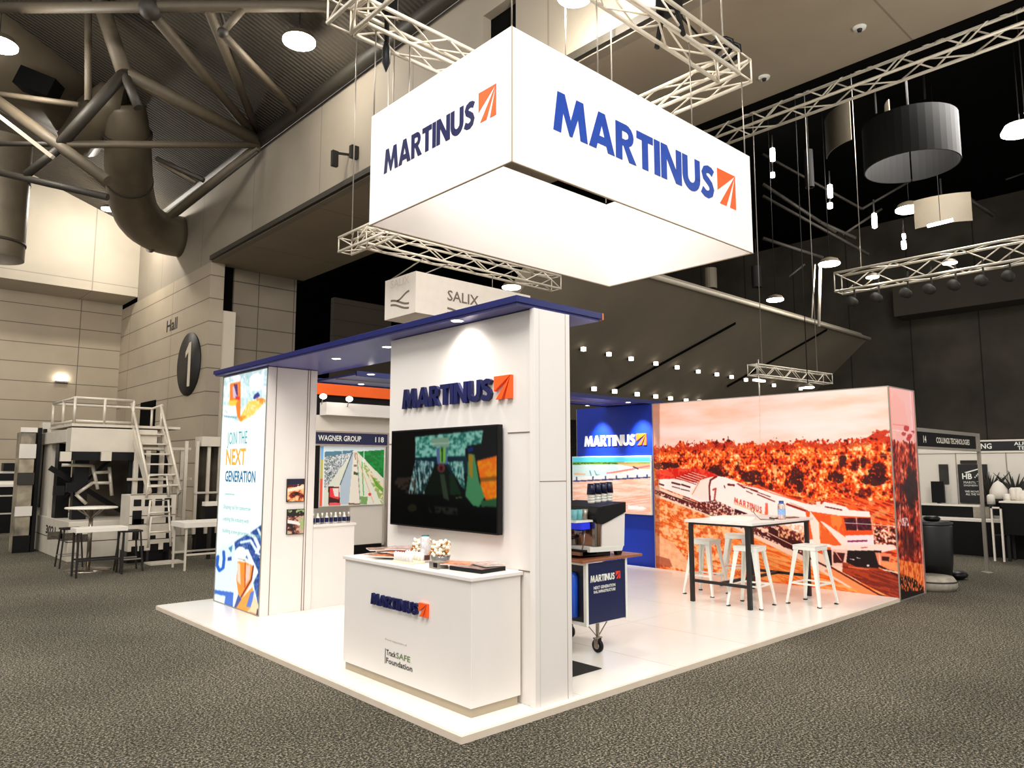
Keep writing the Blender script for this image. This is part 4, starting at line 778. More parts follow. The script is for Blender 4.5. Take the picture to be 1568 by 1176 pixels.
# roof steelwork --------------------------------------------------------
D1 = _s * 8.6 + _c * on(395, 218, 'x', X1).y
D2 = _s * 8.6 + _c * on(454, 171, 'x', X1).y
NODE = {(395,216): D1 - .6, (395,222): D1 - .6, (395,224): D1 - .6, (395,232): D1 - .6, (388,205): D1 - .6, (394,200): D1 - .6, (392,205): D1 - .6, (455,172): D2 - .5, (650,9): 14.9, (262,330): D1 + 1, (270,330): D1 + 1}
def nd(a, D): return deep(a[0], a[1], NODE.get(a, D))
def member(lab, D, a, b, r, m=TUBEM, r2=None): return MB().tube([nd(a, D), nd(b, D)], r, 10).build('steel_member', m, lab)
TD = 16.5
t = thing('roof_truss', 'tubular steel roof truss at the upper left, meeting the top of the bulkhead', 'roof truss', nd((395, 216), 20))
for a, b, r, m in (((395,216),(190,112),.17,TUBEM), ((100,221),(395,222),.09,TUBEM), ((190,112),(92,222),.14,TUBED), ((187,117),(96,222),.05,TUBEM), ((-10,150),(165,277),.14,TUBEM), ((-10,143),(122,161),.07,TUBEM), ((190,112),(150,-8),.18,TUBEM), ((135,-8),(135,155),.08,TUBEM), ((190,112),(212,165),.11,TUBED), ((-10,220),(100,221),.06,TUBED), ((98,222),(40,268),.10,TUBED), ((-10,262),(165,302),.08,TUBED)): member(t, TD, a, b, r, m)
t = thing('roof_truss', 'long horizontal roof tube across the top left with braces down to the bulkhead', 'roof truss', nd((388, 205), 18))
for a, b, r, m in (((-60,12),(650,9),.12,TUBEM), ((228,14),(388,205),.13,TUBEM), ((318,12),(394,200),.11,TUBEM), ((341,52),(455,172),.09,TUBEM), ((372,14),(340,50),.08,TUBEM), ((330,-10),(392,205),.05,TUBED), ((150,12),(160,-20),.08,TUBED)): member(t, 14.9, a, b, r, m)
MB().ball(nd((230, 14), 14.9), .24, 12, 8).build('node', TUBED, t); MB().ball(nd((341, 50), 14.9), .12, 10, 6).build('node', TUBED, t)
t = thing('edge_brace', 'pair of dark steel braces running down along the bulkhead edge above the duct', 'brace', nd((395, 224), D1))
for a, b, r, m in (((395,224),(262,330),.12,TUBEM), ((395,232),(270,330),.05,TUBED), ((240,243),(312,276),.07,TUBED), ((244,250),(300,280),.05,TUBEM)): member(t, 19.5, a, b, r, m)
t = thing('strip_batten', 'pale batten light housing under the roof tube at the far left', 'batten', deep(40, 210, 15.4)); MB().bar(deep(-6, 174, 15.4), deep(81, 241, 15.4), .10, .08).build('housing', PLN, t)
# ducts
dc = [on(188, 160, 'y', 22.5), on(193, 190, 'y', 22.7), on(196, 225, 'y', 23.2), on(197, 262, 'y', 24.2), on(199, 296, 'y', 25.2), on(207, 326, 'y', 26), on(224, 346, 'y', 26.7), on(248, 358, 'y', 27), on(292, 366, 'y', 27)]
dc[-1] = Vector((8.59, 27, dc[-1].z)); t = thing('air_duct', 'large round air duct dropping from the roof and bending into the side wall', 'duct', dc[3])
pp = []
for i in range(len(dc) - 1):
    for k in range(3): pp.append(dc[i].lerp(dc[i + 1], k / 3))
for _ in range(3): pp = [pp[0]] + [(pp[i - 1] + pp[i] * 2 + pp[i + 1]) / 4 for i in range(1, len(pp) - 1)] + [pp[-1]]
pp.append(dc[-1]); MB().tube(pp, [.60 + .13 * min(1, k_ / 16) for k_ in range(len(pp))], 24).build('duct_body', DUCTM, t)
for p_, q_ in ((pp[4], pp[4].lerp(pp[5], .3)), (pp[10], pp[10].lerp(pp[11], .3)), (Vector((dc[-1].x - 1.0, 27, dc[-1].z)), Vector((dc[-1].x - .9, 27, dc[-1].z)))): MB().tube([p_, q_], .70 if p_ is pp[4] or p_ is pp[10] else .75, 24).build('band', TUBED, t)
MB().tube([on(120, 215, 'y', 24), on(150, 175, 'y', 23), on(172, 158, 'y', 22.6), on(190, 163, 'y', 22.5)], .6, 20).build('elbow', DUCTM, t)
q0 = on(4, 215, 'y', 24); q1 = on(6, 398, 'y', 24); q1.x = q0.x
t = thing('air_duct', 'vertical round duct at the left edge, in front of the pale upper wall', 'duct', q1)
MB().tube([q0, q1], .72, 28, caps=False).build('duct_body', DUCTM, t)
for py in (275, 372): q = on(5, py, 'y', 24); MB().tube([(q0.x, 24, q.z), (q0.x, 24, q.z - .07)], .745, 28).build('band', TUBED, t)
t = thing('air_duct', 'fat horizontal roof duct at the top left corner with a dark square outlet', 'duct', deep(60, 100, 19.0))
MB().tube([deep(-160, -20, 17.0), deep(118, 160, 21)], 1.35, 32).build('duct_body', DUCTM, t)
c = deep(60, 127, 17.75); MB().bar(c + Vector((-.34, .25, .1)), c + Vector((.34, -.25, -.22)), .5, .5).build('outlet', DARKB, t)
# high-bay lamps --------------------------------------------------------
GLOW = mat('lamp_glow', (255, 247, 236), .5, emit=9)
def bay(lab, p, r, power=0, cable=0, grp=None, elong=.45):
    t = thing('high_bay_lamp', lab, 'lamp', p, grp)
    MB().lathe(p, [(.001, -r * .06), (r * .9, -r * .06), (r, .0), (r, r * .12)], 24).build('lamp_glass', GLOW, t)
    MB().lathe(p, [(r * 1.02, r * .12), (r * .8, r * .5), (r * .3, r * .7), (.001, r * .72)], 24).build('reflector', DUCTM, t)
    if cable:
        top = 14.0 if p[0] > 12.2 else ((ZT + .25 + (8.59 - p[0]) * .3505) if p[0] < 8.5 else ZS)
        MB().tube([(p[0], p[1], p[2] + r * .7), (p[0], p[1], top)], .012, 6).build('cable', BLKM, t)
    if power:
        d = bpy.data.lights.new('bay_light', 'POINT'); d.energy = power; d.color = (1, .94, .85); d.shadow_soft_size = r; o = bpy.data.objects.new('bay_light', d); COL.objects.link(o); o.location = (p[0], p[1], p[2] - r * .5)
bay('bright round lamp against the dark roof deck, left of the hanging truss', deep(458, 65, 15.5), .36, 200, .8)
bay('bright lamp at the far upper left edge under the fat duct', deep(-2, 70, 15.0), .36, 420, .8)
bay('small lamp hanging by the elbow of the round duct', deep(166, 321, 26), .24, 700, 1.5)
bay('lamp hanging in front of the bulkhead above the sign', deep(880, -4, 10.2), .26, 420, 1.5)
bay('bright lamp at the right edge in the dark ceiling', deep(1562, 203, 18), .42, 110, 1)
bay('oval lamp in the dark ceiling left of the curved baffle', deep(1392, 322, 24), .42, 0, 1.5)
bay('lamp beside the thin hanging rods over the raked panel', deep(1270, 405, 24), .34, 220, 1.5)
bay('lamp glowing just above the corner of the blue canopy', deep(783, 441, 17), .22, 0, .3)
bay('low lamp with a wide tubular shade left of the rods, over the raked panel', deep(1187, 460, 22), .25, 0, .2)
bay('small lamp glowing behind the mural wall under the small truss', deep(1237, 594, 18), .15, 0, .2)
g = 'pairs of glowing tubular lamps in the dark ceiling'
for px, py, hh, ww in ((1183,237,24,9), (1271,293,24,9), (1339,338,26,9), (1384,375,15,8), (1384,362,10,6), (1183,268,9,8), (1271,315,10,9)):
    p = deep(px, py, 26); k = 26 / FPX; tt = thing('tube_lamp', 'glowing vertical tube lamp hanging in the dark ceiling at the right', 'lamp', p, g)
    MB().lathe(p, [(.001, -hh * k / 2), (ww * k / 2.4, -hh * k / 2.4), (ww * k / 2.2, 0), (ww * k / 2.4, hh * k / 2.4), (.001, hh * k / 2)], 12).build('glowing_tube', GLOW, tt); MB().tube([(p.x, p.y, p.z + hh * k / 2), (p.x, p.y, p.z + hh * k / 2 + .5)], .03, 6).build('stem', TUBED, tt)
# rows of small square downlights set in the raked panel
SQ = mat('downlight_glow', (255, 248, 236), .5, emit=1.6)
def on_slope(px, py):
    r = ray(px, py); t = (7.0 + .87 * 12.05 - CAMZ) / (r[2] + .87 * r[1]); return Vector((t * r[0], t * r[1], CAMZ + t * r[2]))
for gi, row in enumerate((((889,530),(928,538),(962,545),(1000,552.5),(1032.5,558.5),(1065,565),(1093.5,569.5),(1116,573.5),(1138,578),(1181,586.5),(1222,592)), ((905.5,591),(937,595),(971.5,599.5),(1000,603),(1022.5,606),(1046.5,609.5),(1067,611)))):
    for px, py in row:
        p = on_slope(px, py); w = (.06 if gi == 0 else .065)
        tt = thing('square_downlight', ('small square downlight in the upper row on the dark raked panel', 'small square downlight in the lower row on the dark raked panel')[gi], 'downlight', p, ('upper row of square downlights', 'lower row of square downlights')[gi])
        MB().box((p.x - w, p.y - w - .1, p.z - w - .1), (p.x + w, p.y - .06, p.z + w - .1)).build('light_face', SQ, tt); MB().box((p.x - .03, p.y - .06, p.z - .13), (p.x + .03, p.y + .04, p.z - .07)).build('mount', BLKM, tt)
# lattice trusses -------------------------------------------------------
TRW = mat('truss_aluminium', (226, 216, 196), .4, .15, var=.04)
def lattice(lab, p0, p1, w, h, bay_=.6, rc=.026, rl=.013, m=TRW, cat='truss', shape=4, hang=(.12, .85)):
    p0 = Vector(p0); p1 = Vector(p1); t = thing('lattice_truss', lab, cat, p0); d = (p1 - p0); L = d.length; d.normalize()
    s = d.cross(Vector((0, 0, 1))).normalized(); u = s.cross(d).normalized()
    off = [s * w / 2 + u * h / 2, -s * w / 2 + u * h / 2, -s * w / 2 - u * h / 2, s * w / 2 - u * h / 2] if shape == 4 else [s * w / 2 + u * h / 2, -s * w / 2 + u * h / 2, -u * h / 2]
    for o in off: MB().tube([p0 + o, p1 + o], rc, 8).build('chord', m, t)
    n = max(2, round(L / bay_)); g = MB(); k = len(off)
    for j in range(k):
        A, B = off[j], off[(j + 1) % k]
        for i in range(n):
            a = p0 + d * L * i / n; b = p0 + d * L * (i + 1) / n
            g.tube([a + (A if i % 2 else B), b + (B if i % 2 else A)], rl, 6)
        g.tube([p0 + A, p0 + B], rl, 6); g.tube([p1 + A, p1 + B], rl, 6)
    g.build('lacing', m, t)
    for f in hang:
        a = p0 + d * L * f + u * (h / 2 + rc); top = 14.0 if a.x > 12.1 else (ZS if a.x > 8.6 else ZT + .26 + (8.59 - a.x) * .35)
        MB().tube([a, (a.x, a.y, top)], .012, 6).build('suspension_wire', ALU, t)
    return t
RZ = 7.0; xa, xb, yn, yf = 3.95, 8.42, 4.78, 7.12
RA = 'suspended ring truss'
lattice('white lattice truss of the hanging ring, running in front at the upper right', (xa + .2, yn, RZ), (xb - .16, yn, RZ), .30, .30)
lattice('white lattice truss of the hanging ring, at the upper left behind the sign', (xa + .2, yf, RZ), (xb - .16, yf, RZ), .30, .30)
lattice('short white lattice truss closing the right end of the hanging ring', (xb, yn - .15, RZ), (xb, yf + .15, RZ), .30, .30)
lattice('white lattice truss closing the left end of the hanging ring, cut by the top edge', (xa, yn - .15, RZ), (xa, yf + .15, RZ), .30, .30)
t = thing('chain_hoist', 'black chain hoist on the front truss above the sign', 'hoist', (6.95, yn, RZ))
MB().box((6.83, yn - .12, RZ + .18), (7.07, yn + .12, RZ + .62)).build('hoist_motor', BLACK, t, .02)
MB().bar((6.95, yn - .19, RZ - .2), (6.95, yn - .1, RZ + .2), .05, .04).bar((6.95, yn + .19, RZ - .2), (6.95, yn + .1, RZ + .2), .05, .04).build('sling', BLACK, t); MB().tube([(6.95, yn, RZ + .6), (6.95, yn, ZS + 2)], .014, 6).build('chain', BLACK, t)
t = thing('cable_coil', 'black cable coiled at the right corner of the ring truss', 'cable', (8.3, yn, RZ + .2))
MB().tube([(8.02 + .02 * k, yn + .16 * math.cos(k * .7), RZ + .2 + .1 * math.sin(k * .7)) for k in range(20)], .028, 6).build('coil', BLACK, t)
tag(MB().tube([(7.0, yn, RZ + .5), (7.25, yn + .02, RZ + .25), (7.6, yn + .02, RZ + .17), (8.0, yn + .05, RZ + .22)], .016, 6).build('power_cable', BLACK, None), 'black power cable drooping along the front ring truss', 'cable')
for lab, x, y in (('black strap hoist on the rear ring truss at the upper left', 4.5, yf),):
    t = thing('strap_hoist', lab, 'hoist', (x, y, RZ)); MB().box((x - .1, y - .1, RZ + .2), (x + .1, y + .1, RZ + .55)).build('hoist_motor', BLACK, t, .02); MB().tube([(x, y, RZ - .2), (x, y, RZ + 3.5)], .03, 6).build('strap', BLACK, t); MB().lathe((x, y, RZ - .55), [(.001, 0), (.05, .12), (.05, .3), (.02, .4)], 10).build('hook', BLACK, t)
# hanging sign ----------------------------------------------------------
SX0, SX1, SY0, SY1, SB, ST = 4.27, 8.48, 4.65, 7.04, 4.5, 5.79
SKIN = mat('sign_fabric', (246, 241, 236), .6, var=.012, scale=1)
t = thing('hanging_sign', 'large white box sign with blue wordmarks hanging above the stand', 'sign', (6.4, 5.8, SB))
th = .018
MB().box((SX0, SY0 + th + .002, SB), (SX0 + th, SY1, ST)).build('left_panel', SKIN, t); MB().box((SX0, SY0, SB), (SX1, SY0 + th, ST)).build('front_panel', SKIN, t)
MB().box((SX1 - th, SY0 + th + .002, SB), (SX1, SY1, ST)).build('right_panel', SKIN, t); MB().box((SX0 + th + .002, SY1 - th, SB), (SX1 - th - .002, SY1, ST - .02)).build('rear_panel', SKIN, t)
e = MB()
for z in (SB - .008,): e.box((SX0 - .004, SY0 - .004, z), (SX1 + .004, SY0 + th, z + .008)).box((SX0 - .004, SY1 - th, z), (SX1 + .004, SY1 + .004, z + .008)).box((SX0 - .004, SY0 + th, z), (SX0 + th, SY1 - th, z + .008)).box((SX1 - th, SY0 + th, z), (SX1 + .004, SY1 - th, z + .008))
e.box((SX0 - .006, SY0 - .006, SB), (SX0 + .01, SY0 - .0005, ST)).build('edge_frame', GREYK, t)['label'] = 'thin beige edging'
cb = [on(588, 264, 'x', SX0), on(727, 196, 'x', SX0), on(760, 170, 'x', SX0), on(733, 181, 'x', SX0)]
zt_ = on(727, 155, 'x', SX0).z
fn = facing('-x', (SX0 - .001, cb[0].y, (cb[0].z + cb[1].z) / 2)); print('left logo', [tuple(round(v, 2) for v in c) for c in cb], zt_)
wordmark(fn, cb[0].y - cb[1].y, zt_ - cb[1].z, .003).build('wordmark_print', NAVY, t); emblem(fn, cb[0].y - cb[3].y, cb[3].y - cb[2].y, (zt_ - cb[1].z) * 1.12, .003).build('emblem', ORANGE, t)
cb = [on(847, 197, 'y', SY0), on(1094, 308, 'y', SY0), on(1099, 300, 'y', SY0), on(1127, 325, 'y', SY0)]; zt_ = on(852, 138, 'y', SY0).z
fn = facing('-y', (cb[0].x, SY0 - .001, (cb[0].z + cb[1].z) / 2)); print('right logo', [tuple(round(v, 2) for v in c) for c in cb], zt_)
wordmark(fn, cb[1].x - cb[0].x, zt_ - cb[0].z, .003).build('wordmark_print', BLUEP, t); emblem(fn, cb[2].x - cb[0].x, cb[3].x - cb[2].x, (zt_ - cb[0].z) * 1.08, .003).build('emblem', ORANGE, t)
for x, y in ((SX0 + .02, SY1 - .02), (SX0 + .5, SY1 - .02), (5.5, SY0 + .02), (7.2, SY0 + .02), (8.4, SY0 + .02), (SX0 + .03, SY0 + .03), (8.4, SY1 - .03)): MB().tube([(x, y, ST + .0), (x, y if abs(y - 4.7) > .1 else yn - .1, RZ - .15)], .008, 6).build('suspension_wire', ALU, t)
# lower truss and second hanging box ------------------------------------
LT0 = on(556, 362, 'z', 6.0); LT1 = on(822, 428, 'z', 6.0); yy = (LT0.y + LT1.y) / 2
lattice('white lattice truss below and behind the big sign, carrying the smaller box sign', (LT0.x, yy, 6.0), (LT1.x + .6, yy, 6.0), .30, .30)
MB_ = lattice('short white truss stub crossing the left end of the lower truss', (LT0.x + .05, yy - .9, 5.99), (LT0.x + .05, yy + .7, 5.99), .28, .28)
q = on(636, 478, 'z', 4.75); BX0, BY0 = q.x, q.y; ql = on(579, 489, 'z', 4.75)
t = thing('small_hanging_sign', 'smaller off-white box sign with grey wave logos hanging behind the canopy', 'sign', (BX0, BY0, 4.75))
BT = on(638, 415, 'y', BY0).z
MB().box((BX0, BY0, 4.75), (BX0 + 3.1, ql.y, BT)).build('sign_box', mat('sign_box_white', (226, 216, 202), .6, var=.03), t)
lm = mat('sign_grey_print', (110, 98, 84), .6); fn = facing('-x', (BX0 - .001, ql.y - .22, 5.0)); W_ = ql.y - BY0
fn = facing('-x', (BX0 - .001, ql.y - W_ * .2, 4.95)); g = text(MB(), 'SALIX', fn, 0, .42, .16, W_ * .6, d=.003)
g.build('name_print', mat('sign_faint_print', (205, 194, 178), .6), t); g = MB()
def waves(g, fn, s, sx):
    for dz, dx in ((.0, 0), (.12, 0), (.24, .35)):
        for pz in strip([((dx + (1 - dx) * k / 8) * sx, (dz + .10 * math.cos(k / 8 * math.pi) * (1 if dz < .2 else -.9) + (0 if dz < .2 else .02)) * s) for k in range(9)], .055 * s): g.prism(pz, fn, .0005, .002)
waves(g, fn, .75, W_ * .6); g.build('wave_print', lm, t)
q = on(685, 458, 'y', BY0); q2 = on(733, 465, 'y', BY0); fn = facing('-y', (q.x, BY0 - .001, q.z - .02)); g = MB(); text(g, 'SALIX', fn, 0, 0, .21, q2.x - q.x, d=.003, bold=.015); g.build('name_print', lm, t); g = MB()
fn = facing('-y', (q.x, BY0 - .001, q.z - .36)); waves(g, fn, .8, q2.x - q.x); g.build('wave_print', lm, t)
MB().tube([(BX0 + .25, BY0 + .05, BT), (BX0 + .8, yy, 5.86)], .012, 6).build('suspension_wire', ALU, t); MB().tube([(BX0 + .05, ql.y - .05, BT), (BX0 + .2, yy, 5.86)], .012, 6).build('suspension_wire', ALU, t); MB().tube([(BX0 + 2.0, yy, BT), (BX0 + 2.0, yy, 5.86)], .008, 6).build('suspension_wire', ALU, t)
# trusses in the dark hall
a = on(1080, 203, 'z', 8.15); b = on(1566, 33, 'z', 8.15); xx = 12.5
k = xx / ((a.x + b.x) / 2); zz = CAMZ + (8.15 - CAMZ) * k
lattice('long white lattice truss along the dark edge of the plaster soffit', (xx, a.y * k + .3, zz), (xx, b.y * k - 1.5, zz), .42, .42, .55, .028, .014)
a = on(1278, 440, 'z', 7.0); b = on(1566, 396, 'z', 7.0); xx = (a.x + b.x) / 2
lattice('white lattice truss hung with stage lamps at the right edge of the dark hall', (xx, a.y, 7.15), (xx, b.y - 1.2, 7.15), .5, .55, .8, .035, .018)
for i, f in enumerate((.1, .25, .42, .55, .68, .82, .95)):
    y = a.y + (b.y - a.y) * f; tt = thing('stage_lamp', 'small dark stage lamp clamped under the right-hand lattice truss', 'lamp', (xx, y, 6.6), 'stage lamps under the right-hand truss')
    MB().box((xx - .02, y - .02, 6.62), (xx + .02, y + .02, 7.15)).build('clamp', TUBED, tt); MB().lathe((xx - .15, y, 6.5), [(.001, -.18), (.14, -.18), (.12, .1), (.06, .2), (.001, .2)], 12, 'x').build('lamp_body', TUBED, tt)
    if i in (1, 4): bay('glowing work lamp inside the right-hand lattice truss, ' + ('nearer its left end' if i == 1 else 'nearer the picture edge'), Vector((xx - .4, y, 7.05)), .17)
p0 = deep(1152, 566, 18); p1 = deep(1268, 588, 20.2); p1.z = p0.z + .02
lattice('small pale lattice truss hanging just above the mural wall', p0, p1, .26, .26, .4, .02, .01)
t = thing('truss_pendant', 'thin white drop pole with a flat bar light above the mural wall', 'lamp', deep(1162, 582, 17)); p = deep(1162, 583, 17); MB().box((p.x - .2, p.y - .05, p.z - .02), (p.x + .22, p.y + .05, p.z + .03)).build('light_bar', SQ, t); MB().tube([(p.x, p.y, p.z - .02), (p.x, p.y, p.z - 1.4)], .02, 6).build('pole', ALU, t); MB().tube([(p.x, p.y, p.z + .03), (p.x, p.y, p.z + .5)], .015, 6).build('stem', ALU, t)
# rods
t = thing('support_rods', 'two thin pale rods dropping to the corner of the raked panel edge', 'rods', deep(1255, 500, 24))
q = deep(1254, 500, 24.3); q2_ = deep(1256, 405, 24.3); MB().tube([q, q2_], .05, 8).build('rod', TRW, t); q = deep(1243, 490, 24.3); q2_ = deep(1248, 405, 24.3); MB().tube([q, q2_], .025, 8).build('rod', TRW, t)
# roof framing seen in the dark hall
DM = mat('dim_steel', (48, 43, 35), .6, var=.3, scale=3)
t = thing('ceiling_grid', 'dim brown steel grid lines in the black ceiling of the far hall', 'steelwork', deep(1250, 330, 24))
for a, b, r in (((1168,236),(1320,320),.05), ((1168,282),(1280,356),.07), ((1290,360),(1350,320),.05), ((1168,300),(1330,390),.06), ((1260,395),(1168,365),.07), ((1320,320),(1420,262),.05), ((1480,130),(1530,192),.09), ((1475,222),(1520,190),.06), ((1480,302),(1522,330),.08), ((1208,424),(1232,405),.04), ((1540,275),(1568,265),.04), ((1168,168),(1215,215),.04), ((1440,150),(1480,190),.05), ((1255,340),(1310,365),.07)): MB().tube([deep(*a, 27), deep(*b, 27)], r, 6).build('steel_member', DM, t)
# curved acoustic baffles
BF = mat('baffle_grey', (112, 102, 84), .7, var=.1, scale=1)
BFB = mat('baffle_dark', (24, 22, 18), .8, var=.2, scale=1)
def curved(lab, px, py, D, r, a0, a1, h, m, n=20, bulge=None):
    c = deep(px, py, D); t = thing('curved_baffle', lab, 'baffle', c); g = MB(); vs = []; fs = []
    base = math.atan2(-c.y, -c.x)
    for i in range(n + 1):
        a = base + math.radians(a0 + (a1 - a0) * i / n)
        for rr, zz in ((r, 0), (r, h), (r - .03, h), (r - .03, 0)): vs.append((c.x + rr * math.cos(a), c.y + rr * math.sin(a), c.z + zz))
    for i in range(n):
        for j in range(4): fs.append((i * 4 + j, i * 4 + (j + 1) % 4, (i + 1) * 4 + (j + 1) % 4, (i + 1) * 4 + j))
    fs += [(0, 1, 2, 3), (n * 4 + 3, n * 4 + 2, n * 4 + 1, n * 4)]
    g.add(vs, fs, False).build('baffle_sheet', m, t)
    MB().tube([(c.x, c.y, c.z + h), (c.x, c.y, c.z + h + 1.2)], .03, 6).build('hanger', BFB, t)
curved('grey curved baffle sheet at the left of the big ring in the dark ceiling', 1345, 232, 22, 1.5, -85, -28, 1.25, BF)
curved('large dark ring baffle hanging in the black ceiling at the upper right', 1396, 256, 19, 1.16, -178, 180, 1.25, BFB, 40)
curved('pale curved edge of the far side of the ring baffle', 1420, 205, 21, 1.1, -85, -60, 1.1, BF, 8)
curved('lit curved sheet hanging right of the oval lamp', 1446, 366, 24.4, 1.9, -25, 25, .95, BF)
t = thing('bar_lamp', 'glowing bar lamp in front of the curved sheet right of the oval lamp', 'lamp', deep(1440, 341, 22)); MB().bar(deep(1421, 346, 22), deep(1458, 337, 22), .09).build('glowing_bar', GLOW, t); MB().tube([deep(1440, 341, 22), deep(1440, 341, 22) + Vector((0, 0, 4.5))], .01, 5).build('hanger', BFB, t)
curved('small pale cylinder baffle at the top edge of the raked panel', 1088, 442, 30, .27, -180, 180, .85, BF, 16)
curved('slim pale cylinder baffle right of the small one', 1159, 440, 30, .2, -180, 180, .9, BFB, 14)
curved('slim vertical baffle edge at the left of the black ceiling', 1240, 287, 22, .14, -180, 180, 1.2, BFB, 14)
# ================================================================ neighbours of the stand
BEI = mat('partition_white', (226, 218, 204), .6, var=.03, scale=1)
# blue-fascia booth behind
YB = 12.6; fx0 = on(466, 665, 'y', YB).x; fx1 = on(593, 666, 'y', YB).x
t = thing('neighbour_booth', 'white neighbouring booth with a navy name board, seen behind the stand', 'booth', (fx0, YB, 0))
MB().box((fx0, YB, 2.20), (fx1, YB + .05, 2.42)).build('name_board', mat('board_navy', (14, 24, 66), .5), t)
MB().box((fx0 - .02, YB - .01, 2.42), (fx1 + .05, YB + .06, 2.45)).box((fx1, YB - .01, 0), (fx1 + .05, YB + .05, 2.42)).box((fx0, YB - .01, 2.17), (fx1, YB + .06, 2.20)).build('frame', ALU, t)
q = on(481, 678, 'y', YB); g = MB(); text(g, 'WAGNER GROUP', facing('-y', (q.x + .08, YB - .002, 2.265)), 0, 0, .10, .92, d=.002, bold=.02); g.build('board_lettering', WMETAL, t); g = MB(); text(g, '118', facing('-y', (fx1 - .28, YB - .002, 2.26)), 0, 0, .10, .2, d=.002, bold=.02)
g.build('board_lettering', WMETAL, t)
MB().box((fx0, YB + 1.0, .02), (fx1 + .5, YB + 1.05, 2.4)).build('back_partition', BEI, t)
MB().box((on(536, 800, 'y', YB + .1).x, YB + .1, .27), (fx1 - .02, YB + .14, 1.06)).build('counter_front', BEI, t); MB().box((fx0, YB + .1, .0), (fx1 - .02, YB + .2, .26)).build('skirting', BLACK, t)
MB().box((fx0, YB + .08, 1.0), (on(489, 720, 'y', YB + .08).x, YB + .12, 2.17)).build('dark_panel', BLACK, t)
t = thing('aerial_poster', 'bright aerial poster of a long straight rail yard with green field on the neighbouring booth', 'poster', (fx0 + .24, YB + .06, 1.07))
px0 = on(490, 720, 'y', YB + .06).x; px1 = fx1 - .02
MB().box((px0, YB + .061, 1.03), (px1, YB + .075, 2.165)).build('poster_board', WMETAL, t)
def post(p, U, V):
    q = lambda x, y: (470 + x / 7.84, 650 + y / 7.84); P = lambda *a: [q(*v) for v in a]; n = fbm(p.x / 3, p.y / 3, 101); n2 = fbm(p.x / 1.3, p.y / 1.6, 103)
    p.fill((226, 226, 206)); p.poly(P((150,230),(970,250),(970,320),(150,330)), (225, 240, 240)); p.poly(P((150,330),(560,310),(540,350),(150,400)), (80, 130, 150)); 
    m = p.inside(P((200,390),(540,340),(190,820),(190,1000),(140,1000))); p.put(m, (150, 160, 160)); p.put(m & (n > .5), (195, 195, 205)); p.put(m & (n2 < .4), (60, 90, 70)); p.put(m & (n2 > .62), (236, 236, 226))
    p.poly(P((600,325),(970,300),(970,690),(880,610)), (0, 140, 50)); p.put(p.inside(P((600,325),(970,300),(970,690),(880,610))) & (n > .5), (0, 112, 40)); 
    p.poly(P((560,320),(600,330),(960,690),(960,780),(700,420)), (226, 222, 196)); p.poly(P((680,450),(960,790),(960,990),(900,960),(680,520)), (150, 180, 90)); p.put(p.inside(P((680,450),(960,790),(960,990),(900,960),(680,520))) & (n > .52), (236, 214, 186)); p.poly(P((760,600),(930,780),(925,830),(830,740)), (90, 160, 30), .9)
    p.poly(P((545,320),(600,320),(640,960),(500,960)), (236, 226, 208)); p.poly(P((525,360),(560,330),(500,960),(400,960),(400,740)), (180, 196, 206)); p.line(P((545,340),(400,720)), 1.5, (60, 90, 100)); p.line(P((600,340),(640,960)), 1.2, (120, 150, 110)); p.line(P((660,450),(680,850)), 1.6, (80, 180, 60)); p.line(P((590,345),(800,940)), 1.2, (236, 170, 130))
    p.poly(P((560,560),(610,580),(610,610),(560,600)), (70, 80, 40)); p.poly(P((560,480),(600,480),(600,505),(560,505)), (140, 120, 90)); p.line(P((575,340),(582,420)), 1.6, (170, 120, 100))
    p.poly(P((255,740),(385,750),(400,960),(260,1010)), (60, 20, 20)); p.poly(P((275,760),(385,760),(385,900),(275,870)), (240, 60, 60)); p.poly(P((310,770),(380,765),(380,870),(330,860)), (236, 230, 220)); p.poly(P((270,940),(400,940),(400,1010),(260,1010)), (236, 90, 90))
    p.poly(P((150,650),(200,640),(190,1000),(120,1000)), (236, 90, 60)); p.poly(P((160,420),(200,420),(190,650),(150,650)), (200, 190, 90)); p.poly(P((165,240),(200,250),(200,420),(160,420)), (120, 180, 230)); p.line(P((210,250),(190,1000)), 2, (240, 240, 236))
    p.line(P((425,250),(430,480)), 1.6, (236, 244, 246), .7); p.line(P((685,260),(680,450)), 1.8, (236, 250, 246), .7); p.disc(*q(755, 838), 2.4, 2.4, (230, 60, 40)); p.poly(P((640,860),(730,870),(720,960),(650,960)), (120, 160, 90)); p.poly(P((500,940),(640,950),(630,965),(500,965)), (120, 80, 50))
printed('poster_print', t, col_mat('poster_print', emit=.25, base=.8), '-y', YB + .0605, px0 + .01, px1 - .01, 1.04, 2.16, 120, 110, post)
